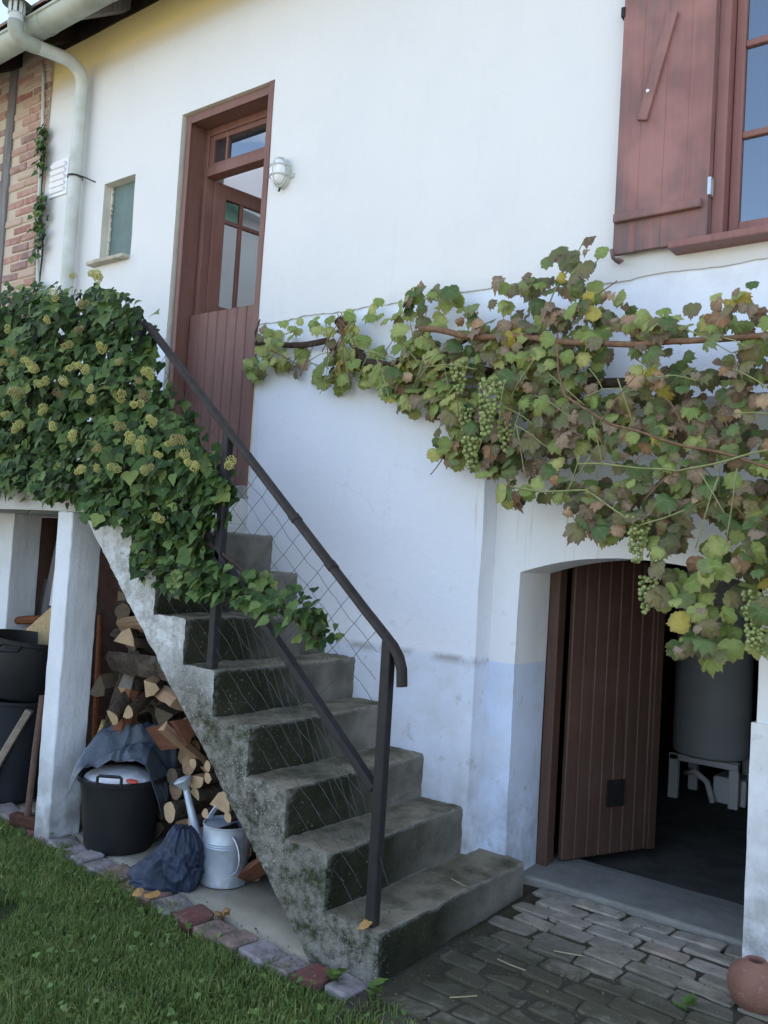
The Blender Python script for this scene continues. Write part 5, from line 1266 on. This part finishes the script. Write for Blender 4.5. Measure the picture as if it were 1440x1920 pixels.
cane([(.62, 2.22), (.72, 2.32), (.84, 2.38)], .0035, .002, M['cane'], -.06, 'cane', .01, 10)
cane([(.12, 1.88), (.05, 1.78), (.0, 1.72)], .0035, .0022, M['cane'], -.03, 'cane', .01, 11)
cane([(-1.17, 2.40), (-1.20, 2.47), (-1.18, 2.54)], .006, .004, M['oldcane'], -.01, 'cane', .01, 12)
cane([(-1.05, 2.36), (-.92, 2.30), (-.84, 2.26)], .004, .003, M['cane'], -.03, 'cane', .01, 13)
g_ = random.Random(21)
for k in range(120):      # leaf stalks and thin shoots
    x = g_.uniform(-.9, 1.38); z = g_.uniform(1.45, 2.15) if x > .2 else g_.uniform(2.12, 2.3)
    a = g_.uniform(-2.6, .3) if k % 3 else g_.uniform(.6, 2.4); L_ = g_.uniform(.10, .22)
    if not (inside(x, z, VINE) and inside(x+L_*math.cos(a), z+L_*math.sin(a), VINE)): continue
    cane([(x, z), (x+L_*.5*math.cos(a), z+L_*.55*math.sin(a)), (x+L_*math.cos(a), z+L_*math.sin(a)-.02)], .0026, .0016, M['tendril'] if k % 3 else M['cane'], g_.uniform(-.19, -.05), 'stalk', .012, 30+k)
tw = MB()
for k in range(26):      # brush of old twig ends where the vine was cut back
    a = R(g_.uniform(95, 150)); L_ = g_.uniform(.06, .13); q = Vector((-.56+g_.uniform(-.03, .03), vyf(-.56)+g_.uniform(-.02, .04), 2.38+g_.uniform(-.02, .03)))
    tw.tube([q, q+Vector((L_*math.cos(a), g_.uniform(-.04, .02), L_*math.sin(a)))], .0035, 5, radii=[.004, .002])
tag(tw.build('twig_brush', M['cane'], vine), kind='stuff')
gm = []
for k in range(4):
    bm = bmesh.new(); gg = random.Random(k+50); placed = []
    L_ = (.17, .13, .11, .20)[k]; tgt = (74, 50, 38, 84)[k]; tr = 0
    while len(placed) < tgt and tr < 6000:
        tr += 1
        t = gg.random(); rad = (.034*(1-t)**.6+.008)*(1.15 if k in (0, 3) else .95); a = gg.uniform(0, 6.283)
        p_ = Vector((rad*math.cos(a)*gg.uniform(.5, 1), rad*math.sin(a)*gg.uniform(.5, 1), -t*L_))
        if all((p_-q).length > .0125 for q in placed): placed.append(p_)
    for p_ in placed: bmesh.ops.create_icosphere(bm, subdivisions=2, radius=gg.uniform(.0072, .0092), matrix=Matrix.Translation(p_))
    for f in bm.faces: f.smooth = True
    me = bpy.data.meshes.new('grape_bunch'); bm.to_mesh(me); bm.free(); me.materials.append(M['grape']); me.uv_layers.new(name='UVMap'); gm.append(me)
for k, (x, z, v, s_, dy) in enumerate(((.16, 2.17, 1, 1, -.10), (.375, 2.06, 3, 1.05, -.16), (.25, 1.86, 2, 1.1, -.10), (.40, 1.92, 1, 1, -.08), (1.00, 1.56, 0, .9, -.12), (1.365, 1.34, 3, .80, -.08), (1.40, 1.30, 0, .8, -.08), (.20, 1.98, 2, .9, -.08), (1.02, 1.36, 1, .9, -.06))):
    link('grape_bunch', gm[v], vine, (x, vyf(x)+dy, z), (g_.uniform(-.1, .1), g_.uniform(-.1, .1), g_.uniform(0, 6)), s_)

# ================================================================== SMALL THINGS ON THE GROUND
def small_leaf(x, y, z, sz, mat, lab, kd='vbrown', v=1, tilt=.3):
    me = vl[kd][v][0].copy(); me.materials[0] = mat
    o = link('fallen_leaf', me, None, (x, y, z), (rnd.uniform(-tilt, tilt), rnd.uniform(-tilt, tilt), rnd.uniform(0, 6)), sz); return tag(o, lab, 'leaf')
small_leaf(.335, -.825, .188, .055, M['fallen'], 'tan dry leaf lying at the foot of the lower railing post')
small_leaf(-.59, -.955, .045, .055, M['fallen'], 'orange brown fallen leaf on the brick edging beside the blue sack')
small_leaf(-.665, -.95, .042, .045, M['fallen'], 'smaller orange fallen leaf at the edge of the grass')
small_leaf(-.33, -.86, .03, .06, M['fallen'], 'curled rusty leaf on the path right of the blue sack', v=3)
small_leaf(-1.83, -.80, .035, .05, M['vyellow'], 'bright yellow leaf at the grass edge near the hammer', kd='vyellow', v=0)
small_leaf(-1.14, -1.02, 1.78, .045, M['vyellow'], 'yellow leaf caught on the dark ivy above the first pillar', kd='vyellow', v=0)
for k, (x, y, L_, a, lab) in enumerate(((.59, -.44, .11, -15, 'pale straw stalk on the dark soil in front of the steps'), (.71, -.26, .10, 10, 'bent straw stalk lying on the paving bricks'), (.60, -.75, .09, 40, 'short straw bit near the bottom edge of the soil'), (.30, -.30, .08, -30, 'thin straw lying on the bottom step'))):
    z0 = .19 if k == 3 else gz(x, y)+.012
    mb = MB(); mb.tube([(x, y, z0), (x+L_*.5*math.cos(R(a)), y+L_*.5*math.sin(R(a)), z0+.004), (x+L_*math.cos(R(a+12)), y+L_*math.sin(R(a+12)), z0)], .0022, 5); tag(mb.build('straw', M['straw'], None), lab, 'straw')
for k, (x, y, n_, lab) in enumerate(((.27, -.90, 9, 'broad leaved weed in the corner by the bottom step'), (1.18, -.28, 7, 'small green weed between the bricks near the terracotta jar'), (.42, -.90, 6, 'tiny weed rosette at the end of the brick edging'))):
    wd = thing('weed', lab, 'weed', (x, y, .0))
    for j in range(n_):
        a = j*2.4; me, d_ = ivl[4]; me2 = bpy.data.meshes.get('weed_leaf') or me.copy(); me2.name = 'weed_leaf'; me2.materials[0] = M['weed']
        link('leaf', me2, wd, (x+.012*math.cos(a), y+.012*math.sin(a), .015+.03*rnd.random()), (R(-35+rnd.uniform(-20, 20)), 0, a), rnd.uniform(.03, .05))

# clover and broad leaves mixed into the lawn
g_ = random.Random(77); items = []
for k in range(700):
    x = g_.uniform(-1.9, .56); y = g_.uniform(-2.0, -.80)
    if y > edge_y(x)+.01 or noise.noise((x*4, y*4, 11)) < -.05: continue
    m4 = Matrix.Translation((x, y, .012+.03*g_.random())) @ Euler((g_.uniform(-.7, .7), g_.uniform(-.7, .7), g_.uniform(0, 6))).to_matrix().to_4x4()
    sz = g_.uniform(.010, .024); items.append((m4 @ Matrix.Diagonal((sz, sz, sz, 1)), ivl[g_.randrange(4)][1], M['weed']))
cl = joined('clover', items, None); tag(cl, 'small round clover leaves scattered through the lawn', 'clover')
# grit, crumbs and leaf litter on path, steps and paving
gr = MB()
for k in range(900):
    if k < 420: x = g_.uniform(.36, 1.3); y = g_.uniform(-1.0, .2); z = gz(x, y)+.001
    elif k < 620: x = g_.uniform(-1.6, .2); y = edge_y(x)+g_.uniform(.0, .16); z = .008
    else:
        i = g_.randrange(1, 6); x = g_.uniform(SX[i+1]+.02, SX[i]-.03); y = g_.uniform(-.82, -.02); z = (.170 if i == 1 else RI*i)+.001
    r_ = .0012+.0026*g_.random()**2; gr.box(-r_, r_, -r_*.7, r_*.7, -r_*.4, r_*.5, Matrix.Translation((x, y, z)) @ Euler((g_.uniform(0, 3), g_.uniform(0, 3), g_.uniform(0, 3))).to_matrix().to_4x4())
tag(gr.build('grit', M['gritstone']), 'loose grit and crumbs on steps, path and paving', 'grit', kind='stuff')
